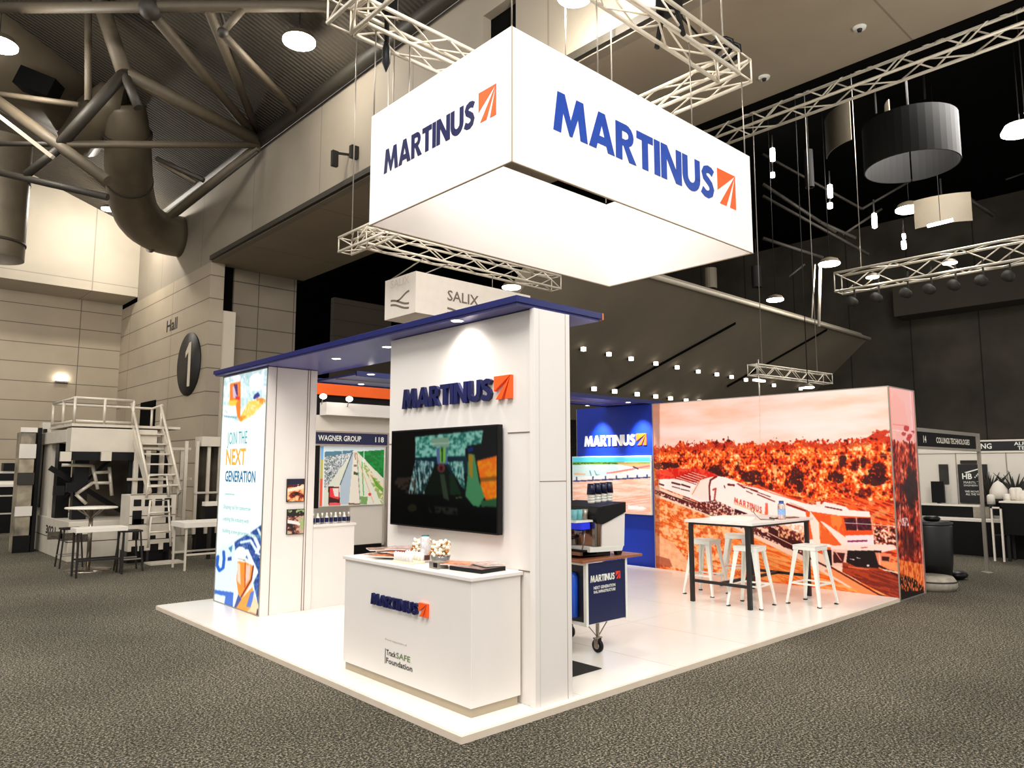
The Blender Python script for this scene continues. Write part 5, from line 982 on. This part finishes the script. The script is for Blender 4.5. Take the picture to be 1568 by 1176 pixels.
# white walls and orange header further back
y2 = 14.6; a = on(482, 640, 'y', y2); b = on(600, 640, 'y', y2)
t = thing('white_partition', 'tall plain white partition wall rising behind the navy name board', 'partition', (a.x, y2, 0))
MB().box((a.x - .5, y2, 0), (b.x + 2, y2 + .1, on(540, 638, 'y', y2).z)).build('panel', BEI, t); MB().box((on(500, 620, 'y', 14.3).x, 14.3, on(540, 637, 'y', 14.3).z), (b.x + 2, y2 - .01, on(540, 618, 'y', 14.3).z)).build('white_header', WHITE, t)
y3 = 16.0; a = on(470, 590, 'y', y3); b = on(600, 596, 'y', y3)
t = thing('orange_header', 'orange header board of a distant booth under the blue canopy', 'header board', (a.x, y3, 2.8))
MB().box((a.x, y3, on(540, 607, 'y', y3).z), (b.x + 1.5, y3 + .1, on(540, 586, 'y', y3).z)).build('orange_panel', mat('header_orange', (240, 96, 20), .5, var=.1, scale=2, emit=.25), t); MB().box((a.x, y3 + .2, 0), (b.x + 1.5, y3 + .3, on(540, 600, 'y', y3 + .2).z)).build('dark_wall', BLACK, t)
for lab, px, py in (('left arm spotlight on the white header, under the orange board', 495, 607), ('right arm spotlight on the white header, under the orange board', 535, 611)):
    p = on(px, py, 'y', 14.0); tt = thing('arm_spotlight', lab, 'lamp', p); MB().ball(p, .075, 12, 8, (1, 1, .75)).build('lamp_head', LAMP, tt); MB().tube([p, (p.x + .12, 14.29, p.z - .14)], .012, 6).build('arm', ALU, tt)
# ---- right-hand booths
YR = 3.88
t = thing('name_board_booth', 'aluminium booth frame with a dark name board, right of the mural wall', 'booth', (14.45, YR, 0))
MB().box((14.42, YR - .025, 0), (14.47, YR + .025, 2.34)).build('post', ALU, t); MB().lathe((14.445, YR, 0), [(.001, .0), (.09, 0), (.09, .012), (.03, .03)], 16).build('foot', ALU, t)
MB().box((11.55, YR - .02, 2.285), (14.419, YR + .02, 2.34)).box((11.55, YR - .02, 2.03), (14.419, YR + .02, 2.07)).build('rail', ALU, t)
MB().box((11.55, YR - .012, 2.071), (14.27, YR + .012, 2.284)).build('name_board', mat('board_black', (12, 12, 12), .6, spec=.1), t); MB().box((14.28, YR - .012, 2.071), (14.41, YR + .012, 2.284)).build('corner_plate', ALU, t)
g = MB(); q = on(1432, 673, 'y', YR); text(g, 'COLLINGS TECHNOLOGIES', facing('-y', (q.x, YR - .0125, 2.135)), 0, 0, .085, on(1483, 676, 'y', YR).x - q.x, d=.002, bold=.02); g.build('board_lettering', BEI, t); g = MB(); text(g, '14', facing('-y', (on(1412, 668, 'y', YR).x, YR - .0125, 2.13)), 0, 0, .1, .12, d=.002, bold=.02); g.build('board_lettering', BEI, t)
MB().box((11.8, 7.6, 0), (18.2, 7.65, 2.3)).build('side_partition', BEI, t)
XP = 18.2
t = thing('partition_row', 'long white panel partition behind the right-hand booths with a black name board', 'booth', (XP, 4.5, 0))
pm_ = MB(); jm = MB()
for i in range(12): pm_.box((XP, 8.2 - (i + 1) * .95, 0), (XP + .04, 8.2 - i * .95 - .02, 2.08)); jm.box((XP - .01, 8.2 - i * .95 - .02, 0), (XP + .03, 8.2 - i * .95, 2.08))
pm_.build('wall_panels', BEI, t); jm.build('panel_posts', ALU, t)
MB().box((XP - .03, -2, 2.11), (XP + .02, on(1504, 684, 'x', XP).y + .25, 2.31)).build('name_board', mat('board_black_gloss', (16, 16, 16), .4), t); MB().box((XP - .04, -2, 2.311), (XP + .03, 8.2, 2.345)).box((XP - .04, -2, 2.07), (XP + .03, 8.2, 2.109)).build('rail', BEI, t)
MB().box((XP - .02, 5.05, 2.11), (XP + .02, 8.2, 2.31)).build('header_panel', BEI, t)
g = MB(); text(g, 'ING', facing('-x', (XP - .031, on(1500, 690, 'x', XP).y, 2.16)), 0, 0, .11, .24, d=.002, bold=.02); g.build('board_lettering', WMETAL, t); g = MB(); q = on(1554, 690, 'x', XP); text(g, 'ALFA', facing('-x', (XP - .031, q.y, 2.22)), 0, 0, .07, .28, d=.002, bold=.02); text(g, 'TECH', facing('-x', (XP - .031, q.y - .06, 2.13)), 0, 0, .07, .28, d=.002, bold=.02); g.build('board_lettering', WMETAL, t)
def panel_on(x, tl, br, depth, name, lab, cat, m, part):
    a = on(*tl, 'x', x); b = on(*br, 'x', x); tt = thing(name, lab, cat, (x, (a.y + b.y) / 2, b.z)); MB().box((x, b.y, b.z), (x + depth, a.y, a.z)).build(part, m, tt); return tt, a, b
t, a, b = panel_on(XP - .06, (1466, 711), (1515, 771), .045, 'black_poster', 'black poster with white logo and lines of text on the white partition', 'poster', mat('poster_black', (24, 22, 21), .6), 'poster_sheet')
g = MB(); fn = facing('-x', (XP - .061, a.y, b.z)); Wd = a.y - b.y; Hh = a.z - b.z
text(g, 'HB', fn, Wd * .14, Hh * .62, Hh * .14, Wd * .34, d=.002, bold=.03); g.prism([(Wd * .22, Hh * .79), (Wd * .75, Hh * .9), (Wd * .75, Hh * .87), (Wd * .3, Hh * .77)], fn, .0005, .002); g.prism([(Wd * .55, Hh * .66), (Wd * .8, Hh * .86), (Wd * .84, Hh * .84), (Wd * .6, Hh * .64)], fn, .0005, .002)
text(g, 'MARITECH', fn, Wd * .18, Hh * .50, Hh * .06, Wd * .6, d=.002); text(g, 'ENGINEERING', fn, Wd * .18, Hh * .43, Hh * .045, Wd * .6, d=.002); g.build('poster_lettering', WMETAL, t); g = MB(); text(g, 'WE MOVE IT', fn, Wd * .2, Hh * .27, Hh * .05, Wd * .6, d=.002, bold=.02); text(g, 'ALL THE WAY', fn, Wd * .22, Hh * .20, Hh * .05, Wd * .6, d=.002, bold=.02)
g.build('poster_lettering', WMETAL, t)
panel_on(XP - .05, (1437, 711), (1453, 741), .03, 'narrow_poster', 'narrow dark poster on the white partition left of the black poster', 'poster', mat('poster_dark_olive', (44, 40, 32), .5, var=.5, scale=4), 'poster_sheet')
t, a, b = panel_on(17.9, (1425, 737), (1447, 770), .06, 'monitor', 'black monitor standing on the dark counter left of the poster', 'monitor', BLACK, 'screen'); MB().box((17.91, (a.y + b.y) / 2 - .03, b.z - .06), (17.95, (a.y + b.y) / 2 + .03, b.z - .001)).build('stand', BLKM, t)
panel_on(XP - .04, (1470, 705), (1496, 710), .02, 'small_dark_sign', 'small dark sign strip above the black poster', 'sign', BLKM, 'sign_plate')
XC = 17.4; yA = on(1416, 780, 'x', XC).y; yB_ = on(1489, 780, 'x', XC).y
t = thing('dark_counter', 'low black counter with pale top edges in front of the white partition', 'counter', (XC, 3.5, 0))
zt1 = on(1450, 793, 'x', XC - .4).z
MB().box((XC - .4, 1.0, .0), (XC - .1, yA - .25, zt1 - .05)).build('counter_body', BLACK, t); MB().box((XC - .42, .9, zt1 - .049), (XC - .05, yA - .15, zt1)).build('counter_top', BEI, t)
zt2 = on(1450, 772.5, 'x', XC).z; MB().box((XC, yB_, zt1 + .002), (XC + .3, yA + .3, zt2 - .03)).build('upper_body', BLACK, t); MB().box((XC - .02, on(1500, 775, 'x', XC).y, zt2 - .029), (XC + .32, yA + .3, zt2)).build('upper_top', BEI, t)
MB().box((XC, yB_ - .30, zt1 + .002), (XC + .3, yB_ - .01, zt2 - .03)).build('end_panel', mat('grey_end_panel', (150, 142, 126), .5, var=.15, scale=20), t)
# things at the right edge
p = on(1530, 768, 'x', 17.2); t = thing('white_dome_lamp', 'white dome on a dark stand beside the black poster', 'lamp', p); MB().lathe(p, [(.001, .42), (.08, .36), (.15, .22), (.165, .06), (.15, .06)], 20).build('dome', BEI, t); MB().lathe(p, [(.165, .059), (.165, .0), (.001, 0)], 20).build('dome_band', TUBED, t); MB().lathe(p, [(.14, -.001), (.12, -.18), (.001, -.18)], 16).build('dome_base', BLACK, t)
for lab, px in (('dark spiky potted plant left of the white dome', 1516), ('dark spiky potted plant at the right edge', 1556)):
    p = on(px, 768, 'x', 17.9); tt = thing('potted_plant', lab, 'plant', p); g = MB(); rr = random.Random(px)
    for k in range(34):
        a = rr.random() * 6.28; L = .28 + rr.random() * .3; tip = Vector((p.x + math.cos(a) * L * .5, p.y + math.sin(a) * L * .7, p.z + .05 + L)); g.tube([(p.x, p.y, p.z), (p.x + math.cos(a) * L * .2, p.y + math.sin(a) * L * .25, p.z + L * .6), tip], [.02, .025, .004], 4)
    g.build('leaves', mat('leaf_dark', (30, 30, 22), .6), tt); MB().lathe((p.x, p.y, p.z - .25), [(.001, 0), (.09, 0), (.12, .25), (.001, .25)], 14).build('pot', BLACK, tt)
for k, (px, py, h) in enumerate(((1543, 768, .12), (1553, 765, .2), (1560, 768, .24), (1566, 768, .18), (1518, 772, .16))):
    p = on(px, py, 'x', 16.9); tt = thing('white_container', 'small white container on the right-hand display table', 'container', p, 'white containers on the right-hand display table'); MB().lathe(p, [(.001, 0), (.07, 0), (.07, h), (.04, h + .03), (.001, h + .03)], 14).build('container_body', BEI, tt)
p = on(1536, 767, 'x', 16.6); t = thing('display_table', 'black-clothed display table at the right edge', 'table', (16.6, p.y - .6, 0)); MB().box((16.4, 1.0, 0.5), (16.9, p.y, p.z - .03)).build('cloth_skirt', BLACK, t); MB().box((16.38, 1.0, p.z - .029), (16.92, p.y + .02, p.z)).build('table_top', BEI, t); MB().box((16.45, p.y - .1, 0), (16.5, p.y - .05, .499)).build('table_leg', BLKM, t); MB().box((16.8, p.y - .1, 0), (16.85, p.y - .05, .499)).build('table_leg', BLKM, t)
a = on(1516, 776, 'x', 16.3); t = thing('white_frame_chair', 'small white framed chair back beside the black-clothed table', 'chair', a); g = MB(); b = on(1534, 790, 'x', 16.3)
g.box((16.3, b.y, a.z - .03), (16.34, a.y, a.z)).box((16.3, b.y, b.z - .9 if False else .0), (16.34, b.y + .03, a.z)).box((16.3, a.y - .03, 0), (16.34, a.y, a.z)); g.build('chair_frame', BEI, t); MB().box((16.31, b.y + .04, b.z), (16.33, a.y - .04, a.z - .05)).build('back_pad', BLACK, t); MB().box((16.345, b.y, .44), (16.75, a.y, .48)).build('seat', BLACK, t)
# bin and low grey slab behind the mural wall
pb = on(1445, 903, 'z', 0); pb = Vector((12.75, 4.22, 0))
t = thing('black_bin', 'tall black plastic bag-lined bin standing just right of the mural wall', 'bin', pb)
MB().lathe(pb, [(.001, 0), (.30, 0), (.34, .3), (.36, .85), (.33, .93), (.28, .9)], 18).build('bin_body', mat('bin_black', (10, 10, 10), .4, var=.3), t); MB().lathe((pb.x, pb.y, .88), [(.365, 0), (.37, .03), (.2, .06), (.001, .05)], 18).build('bin_lid', BLKM, t)
MB().ball((pb.x - .05, pb.y - .1, .97), .12, 10, 6, (1.3, 1, .4)).build('bag_knot', BLACK, t); MB().ball((pb.x + .5, pb.y - .25, .07), .14, 10, 6, (1.4, 1, .5)).build('bag_corner', BLACK, t)
pc = on(1437, 905, 'z', 0); t = thing('cable_drum', 'short pale grey round drum on the carpet behind the mural wall corner', 'drum', (11.95, 3.93, 0))
MB().lathe((11.95, 3.93, 0), [(.001, 0), (.30, 0), (.33, .05), (.33, .12), (.28, .19), (.001, .19)], 24).build('drum_body', mat('drum_grey', (150, 142, 126), .7, var=.3, scale=8), t); MB().lathe((11.95, 3.93, .12), [(.335, 0), (.335, .02)], 24).build('drum_band', TUBED, t)
# ---- left: big machine on show ---------------------------------------
MY = 15.93; MW = mat('machine_white', (206, 196, 178), .5, var=.07, scale=3); MWT = mat('machine_tube', (208, 198, 180), .4, .2)
Q = lambda x, y, Y=MY: on(x, y, 'y', Y)
t = thing('show_machine', 'large white machine with railed platform and steep stair at the far left', 'machine', (3.34, MY, 0))
MB().box((3.34, MY, .0), (5.52, 19.3, .74)).build('base_tub', MW, t, .01)
MB().box((3.30, MY - .005, .36), (5.6, MY - .001, .372)).box((3.334, MY, .36), (3.338, 19.3, .372)).build('base_line', TUBED, t)
MB().box((3.30, MY + .1, 2.06), (4.85, MY + .5, 2.52)).build('beam_front', MW, t, .01); MB().box((3.30, MY + .51, 2.25), (3.45, 18.9, 2.50)).build('beam_side', MW, t, .01)
for x, y in ((2.98, 19.0), (2.98, MY + .15)): pass
MB().box((3.36, 18.0, .741), (3.5, 18.75, 2.249)).build('wall_panel', MW, t); MB().box((3.33, 18.95, .741), (3.5, 19.25, 2.75)).build('post', MW, t); MB().box((3.36, 17.3, .741), (3.6, 17.6, 2.249)).build('post', BLACK, t); MB().box((3.34, 18.78, .9), (3.40, 18.93, 2.6)).build('black_edge', BLACK, t)
MB().box((3.5, MY + .6, .741), (3.75, MY + .8, 2.059)).build('post', BLACK, t); MB().box((5.0, MY + .55, .741), (5.15, MY + .75, 2.4)).build('post', MW, t)
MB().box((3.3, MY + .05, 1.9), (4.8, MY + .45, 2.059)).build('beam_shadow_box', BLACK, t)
MB().box((3.3, MY + .12, 2.551), (5.3, 18.0, 2.60)).build('platform', MW, t)
MB().box((3.9, MY + 1.4, .741), (5.5, MY + 1.5, 2.25)).build('rear_panel', mat('machine_brown_glass', (88, 78, 64), .3, var=.5, scale=1.2), t)
MB().bar(Q(92, 716) + Vector((0, .9, 0)), Q(205, 785) + Vector((0, .9, 0)), .05, .10).build('diagonal_strut', BLACK, t); MB().bar(Q(205, 690) + Vector((0, 1, 0)), Q(120, 765) + Vector((0, 1, 0)), .05, .06).build('diagonal_strut', BLACK, t)
for a, b in (((104,712),(152,713)), ((152,713),(160,750)), ((178,715),(182,760)), ((126,758),(152,740)), ((126,758),(142,773)), ((152,740),(182,740)), ((152,724),(178,723))): MB().tube([Q(*a) + Vector((0, .5, 0)), Q(*b) + Vector((0, .5, 0))], .035, 6).build('arm_tube', MWT, t)
for px in (101, 163): a = Q(px, 690); MB().box((a.x - .09, MY - .03, a.z - .2), (a.x + .09, MY + .04, a.z - .02)).build('clamp_block', MWT, t)
for px, py in ((118, 747), (98, 752)): a = Q(px, py); MB().box((a.x - .09, MY + .4, a.z - .09), (a.x + .09, MY + .5, a.z + .09)).build('control_screen', BLACK, t)
for i, (px, py) in enumerate(((84, 820), (104, 822), (124, 824))):
    a = Q(px, py); MB().box((a.x - .12, MY - .006, a.z - .07), (a.x + .12, MY - .0015, a.z + .07)).build('vent_plate', mat('vent_dark', (70, 62, 50), .6, var=.7, scale=40), t)
text(MB(), '3021', facing('-x', (3.339, 17.9, .42)), 0, 0, .16, .9, d=.002, bold=.03).build('fleet_number', BLKM, t)
def railing(lab_parent, pts, r=.03, name='guard_rail'):
    MB().tube(pts, r, 8).build(name, MWT, lab_parent)
R0 = Vector((3.34, MY + .15, 2.6)); R1 = Vector((4.38, MY + .15, 2.6)); R2 = Vector((5.15, MY + .9, 2.6)); R3 = Vector((3.34, 18.0, 2.6)); R4 = Vector((5.3, 18.0, 2.6))
zz_ = [.27, .52]
for z in (.05, .50): 
    u = Vector((0, 0, z)); MB().tube([R3 + u, R0 + u, R1 + u], .028, 8).build('guard_rail', MWT, t); MB().tube([R3 + u, R4 + u, R2 + u], .028, 8).build('guard_rail', MWT, t)
for p in (R0, (R0 + R1) / 2, R1, R3, (R3 + R0) / 2, R4, R2, (R3 + R4) / 2): MB().tube([p, p + Vector((0, 0, .5))], .028, 8).build('rail_post', MWT, t)
# stair
for side_, xs in (('l', 4.42), ('r', 4.98)):
    MB().tube([(xs - .05, MY + .25, 3.05), (xs + .02, MY - .25, 2.2), (xs + .1, MY - .75, 1.30)], .03, 8).build('handrail', MWT, t); MB().bar((xs - .03, MY + .2, 2.55), (xs + .1, MY - .7, 1.25), .04, .12).build('stringer', MWT, t)
for k in range(6): f = k / 5.5; y = MY + .15 - .8 * f; z = 2.42 - 1.12 * f; MB().box((4.42 + .1 * f, y - .12, z), (4.98 + .1 * f, y + .08, z + .03)).build('tread', MWT, t)
MB().box((4.3, MY - .0, 1.5), (5.54, MY + .03, 1.55)).build('cross_rail', MWT, t); MB().box((4.4, MY - .0, 2.12), (5.5, MY + .03, 2.17)).build('cross_rail', MWT, t)
for px in (209, 227, 248, 262, 280): a = Q(px, 700, MY + .05); MB().box((a.x - .045, MY + .04, .75), (a.x + .045, MY + .1, 2.1)).build('upright', MWT, t)
MB().box((4.35, MY + .12, 1.2), (5.2, MY + .2, 2.1)).build('stair_backing', BLACK, t)
# control rack in front
t = thing('control_rack', 'white rack of stacked control modules with black openings below the stair', 'rack', (4.4, 15.2, 0))
ry = 14.9; a = on(200, 758, 'y', ry); b = on(266, 850, 'y', ry)
MB().box((a.x, ry, b.z + .12), (b.x, ry + .6, a.z)).build('rack_body', MW, t, .01)
g = MB()
for x0, y0, x1, y1 in ((203,782,216,803), (205,765,216,775), (222,765,232,775), (238,764,248,774), (252,763,262,774), (252,777,262,787), (204,795,220,803), (254,791,263,800), (203,811,212,826), (254,816,262,824), (229,820,238,825), (201,837,210,846), (213,836,220,844), (230,833,242,843), (250,831,263,844)):
    p = on(x0, y0, 'y', ry); q = on(x1, y1, 'y', ry); MB().box((p.x, ry - .006, q.z), (q.x, ry - .001, p.z)).build('module_opening', BLACK, t)
for py in (757.5, 790, 803, 827): p = on(200, py, 'y', ry); g.box((a.x, ry - .004, p.z - .012), (b.x, ry - .0006, p.z))
g.build('module_joint', TUBED, t)
for z0, z1, off in ((b.z + .2, b.z + .75, -.25), (b.z + .6, b.z + 1.05, -.16), (a.z - .05, a.z + .35, .0)):
    xm = (a.x + b.x) / 2 + .05; l = MB(); l.tube([(xm - .2, ry - .05 + off, z0), (xm - .16, ry + .0 + off, z1), (xm + .16, ry + off, z1), (xm + .2, ry - .05 + off, z0)], .022, 6).tube([(xm - .18, ry - .03 + off, (z0 + z1) / 2), (xm + .18, ry - .03 + off, (z0 + z1) / 2)], .02, 6); l.build('step_frame', MWT, t)
MB().box((a.x + .25, ry - .55, .0), (a.x + .85, ry - .15, .03)).build('step_plate', MW, t); MB().box((a.x + .3, ry - .1, .031), (a.x + .34, ry, b.z + .119)).build('rack_leg', BLKM, t); MB().box((a.x + .7, ry - .1, .031), (a.x + .74, ry, b.z + .119)).build('rack_leg', BLKM, t); MB().box((a.x + .02, ry + .1, 0), (b.x - .02, ry + .55, b.z + .119)).build('rack_plinth', BLACK, t)
# glazed cabin at right of the machine
t = thing('glazed_cabin', 'white framed glazed cabin between the show machine and the lightbox tower', 'cabin', (5.6, 15.6, 0))
p = on(270, 668, 'y', 15.6); p.x = max(p.x, 5.6); q = on(345, 680, 'y', 15.6)
MB().box((p.x, 15.6, on(300, 683, 'y', 15.6).z), (q.x + .6, 16.0, on(300, 668, 'y', 15.6).z)).build('header', MW, t)
for px in (283, 300, 318, 335): s_x = on(px, 750, 'y', 15.65).x; MB().box((s_x - .03, 15.65, .4), (s_x + .03, 15.7, 2.30)).build('mullion', MWT, t)
MB().box((p.x, 15.9, .3), (q.x + .6, 15.95, 2.28)).build('dark_glazing', mat('cabin_glass', (60, 54, 45), .15, var=.6, scale=2), t)
MB().box((p.x - .1, 15.62, 1.22), (q.x + .6, 15.68, 1.26)).build('sill_rail', MWT, t); MB().box((p.x, 15.7, .0), (q.x + .6, 15.89, .5)).build('base', BLACK, t)
# tables near it
t = thing('pedestal_table', 'round-based pedestal bar table with white top in front of the show machine', 'table', (3.36, 14.5, 0))
cx_, cy_ = 3.36, 14.45
MB().lathe((cx_, cy_, 1.05), [(.001, 0), (.40, 0), (.41, .015), (.40, .03), (.001, .03)], 28).build('table_top', BEI, t); MB().tube([(cx_, cy_, .05), (cx_, cy_, 1.049)], .035, 10).build('column', STEEL, t)
MB().lathe((cx_, cy_, 0), [(.36, 0), (.36, .015), (.2, .035), (.05, .06), (.001, .07)], 28).build('foot_plate', STEEL, t); g = MB()
for k in range(4): a_ = k * math.pi / 2 + .4; g.bar((cx_, cy_, .88), (cx_ + .25 * math.cos(a_), cy_ + .25 * math.sin(a_), 1.045), .02)
g.build('top_brace', ALU, t)
def legged(name, lab, cat, x0, y0, x1, y1, h, thk, mt, ml, lw=.03, shelf=None):
    tt = thing(name, lab, cat, (x0, y0, 0)); MB().box((x0, y0, h - thk), (x1, y1, h)).build('table_top', mt, tt, .004)
    for x in (x0 + .05, x1 - .05):
        for y in (y0 + .05, y1 - .05): MB().box((x - lw / 2, y - lw / 2, 0), (x + lw / 2, y + lw / 2, h - thk - .0005)).build('leg', ml, tt)
    for ya_ in (y0 + .04, y1 - .06): MB().box((x0 + .05, ya_, .25), (x1 - .05, ya_ + .02, .28)).build('foot_rail', ml, tt)
    return tt
a = on(108, 806, 'y', 13.9); b = on(186, 806, 'y', 13.9)
legged('white_table', 'thick white topped table with thin black legs before the show machine', 'table', a.x, 13.5, b.x, 13.9, on(140, 806, 'y', 13.9).z, .07, BEI, BLKM)
a = on(283, 800, 'y', 13.2); legged('white_table', 'thick white topped table with pale legs left of the lightbox tower', 'table', a.x, 13.2, a.x + 1.2, 13.9, on(300, 800, 'y', 13.2).z, .09, BEI, MW)
a = on(314, 775, 'y', 14.6); t = thing('dark_screen', 'dark box screen with a white top edge beside the lightbox tower', 'screen', (a.x, 14.6, .9)); b = on(335, 800, 'y', 14.6); MB().box((a.x, 14.6, b.z), (b.x + .4, 14.75, a.z)).build('screen_body', BLACK, t); MB().box((a.x, 14.58, a.z), (b.x + .4, 14.76, a.z + .08)).build('top_edge', BEI, t); MB().box((a.x + .1, 14.62, 0), (a.x + .15, 14.7, b.z - .001)).box((b.x + .2, 14.62, 0), (b.x + .25, 14.7, b.z - .001)).build('stand_leg', BLKM, t)
for lab, px in (('low dark stool under the white table in front of the show machine', 105), ('low dark stool at the right end of the thick white table', 196)):
    p = on(px, 868 if px < 120 else 874, 'z', 0); tt = thing('low_stool', lab, 'stool', p)
    MB().box((p.x - .16, p.y - .16, .66), (p.x + .16, p.y + .16, .69)).build('seat', BLKM, tt)
    for sx in (-1, 1):
        for sy in (-1, 1): MB().bar((p.x + sx * .13, p.y + sy * .13, .659), (p.x + sx * .18, p.y + sy * .18, 0), .025).build('leg', BLKM, tt)
    for ya_ in (p.y - .17, p.y + .15): MB().box((p.x - .17, ya_, .2), (p.x + .17, ya_ + .02, .22)).build('foot_rail', ALU, tt)
# far left counter and column display
a = on(-30, 740, 'y', 24); b = on(36, 742, 'y', 24)
t = thing('dark_bar_counter', 'long dark counter with pale top at the left edge by the back wall', 'counter', (a.x, 24, 0)); zt_ = on(10, 742, 'y', 24).z
MB().box((a.x - 2, 24, 0), (b.x, 24.7, zt_ - .06)).build('counter_body', BLACK, t); MB().box((a.x - 2, 23.9, zt_ - .059), (b.x + .1, 24.8, zt_)).build('counter_top', BEI, t); MB().box((a.x - 2, 23.98, zt_ - .32), (b.x, 23.995, zt_ - .28)).box((a.x - 2, 23.98, .5), (b.x, 23.995, .54)).build('trim_strip', MWT, t)
p = on(10, 741, 'y', 24.3); t = thing('counter_machine', 'small white and black coffee machine on the dark counter at the left edge', 'machine', (p.x, 24.3, zt_)); MB().box((p.x - .25, 24.2, zt_), (p.x + .25, 24.6, zt_ + .35)).build('machine_body', BEI, t); MB().box((p.x - .12, 24.15, zt_ + .36), (p.x + .18, 24.5, zt_ + .58)).build('hopper', BLACK, t); MB().box((p.x - .2, 24.18, zt_ + .1), (p.x + .2, 24.199, zt_ + .3)).build('front_panel', BLACK, t)
t = thing('tall_display', 'tall narrow display column with stacked panels left of the show machine', 'display', (2.9, 18.5, 0))
x0 = 2.86; y0 = 18.35
MB().box((x0, y0, 0), (x0 + .26, y0 + .5, 2.5)).build('column_body', mat('display_mix', (150, 138, 116), .5, var=.6, scale=3), t)
for z, h, m in ((.0, .35, BLACK), (.75, .2, BEI), (1.4, .25, TUBED), (1.95, .3, BEI), (2.5, .1, BEI)): MB().box((x0 - .02, y0 - .03, z), (x0 + .28, y0 - .001, z + h)).build('display_panel', m, t)
MB().box((x0 + .30, y0 - .02, 0), (x0 + .37, y0 + .5, 2.6)).build('side_banner', BLACK, t)
p = on(95, 578, 'y', 33.9); t = thing('emergency_light', 'small bright wall light on the pale panel back wall', 'lamp', p); MB().box((p.x - .2, 33.85, p.z - .14), (p.x + .2, 34.0, p.z + .1)).build('lit_cover', GLOW, t); MB().box((p.x - .22, 33.84, p.z - .2), (p.x + .22, 34.0, p.z - .141)).build('housing', ALU, t)
w = bpy.data.worlds.new('hall_air'); scene.world = w; w.use_nodes = True
bg = w.node_tree.nodes['Background']; bg.inputs[0].default_value = (1.0, .978, .955, 1); bg.inputs[1].default_value = .66
scene.view_settings.view_transform = 'Standard'; scene.view_settings.look = 'None'; scene.view_settings.exposure = .42; scene.view_settings.gamma = 1
scene.view_settings.use_curve_mapping = False
def area(loc, tgt, size, power, col=(1, .972, .95)):
    d = bpy.data.lights.new('hall_fill', 'AREA'); d.energy = power; d.size = size; d.color = col; d.shape = 'DISK'  # fill light for the hall, no fixture built for it
    o = bpy.data.objects.new('hall_fill', d); COL.objects.link(o); o.location = loc
    o.rotation_euler = (Vector(tgt) - Vector(loc)).to_track_quat('-Z', 'Y').to_euler(); return o
area((-1, 2, 10), (5, 6, 0), 5, 700)
area((3, -3, 10), (7, 5, 0), 5, 500)
area((-3, 10, 10.5), (0, 16, 0), 4, 500)
area((1, 24, 8), (3, 34, 1), 3, 320)  # added to brighten the pale back wall

# point lights added within the ring to brighten the sign's inside, no fittings there
for x, y in ((5.3, 5.9), (7.4, 5.9)):
    d = bpy.data.lights.new('sign_fill', 'POINT'); d.energy = 9; d.color = (1, .97, .94); d.shadow_soft_size = .2
    o = bpy.data.objects.new('sign_fill', d); COL.objects.link(o); o.location = (x, y, 6.2)
area((22, 6, 12), (22, 12, 4), 5, 900)  # added to lift the raked panel in the dark hall

d = bpy.data.lights.new('soffit_fill', 'POINT'); d.energy = 200; d.color = (1, .96, .9); d.shadow_soft_size = .4  # unseen point light added to brighten the plaster soffit
o = bpy.data.objects.new('soffit_fill', d); COL.objects.link(o); o.location = (10.6, 0.5, 5.6)
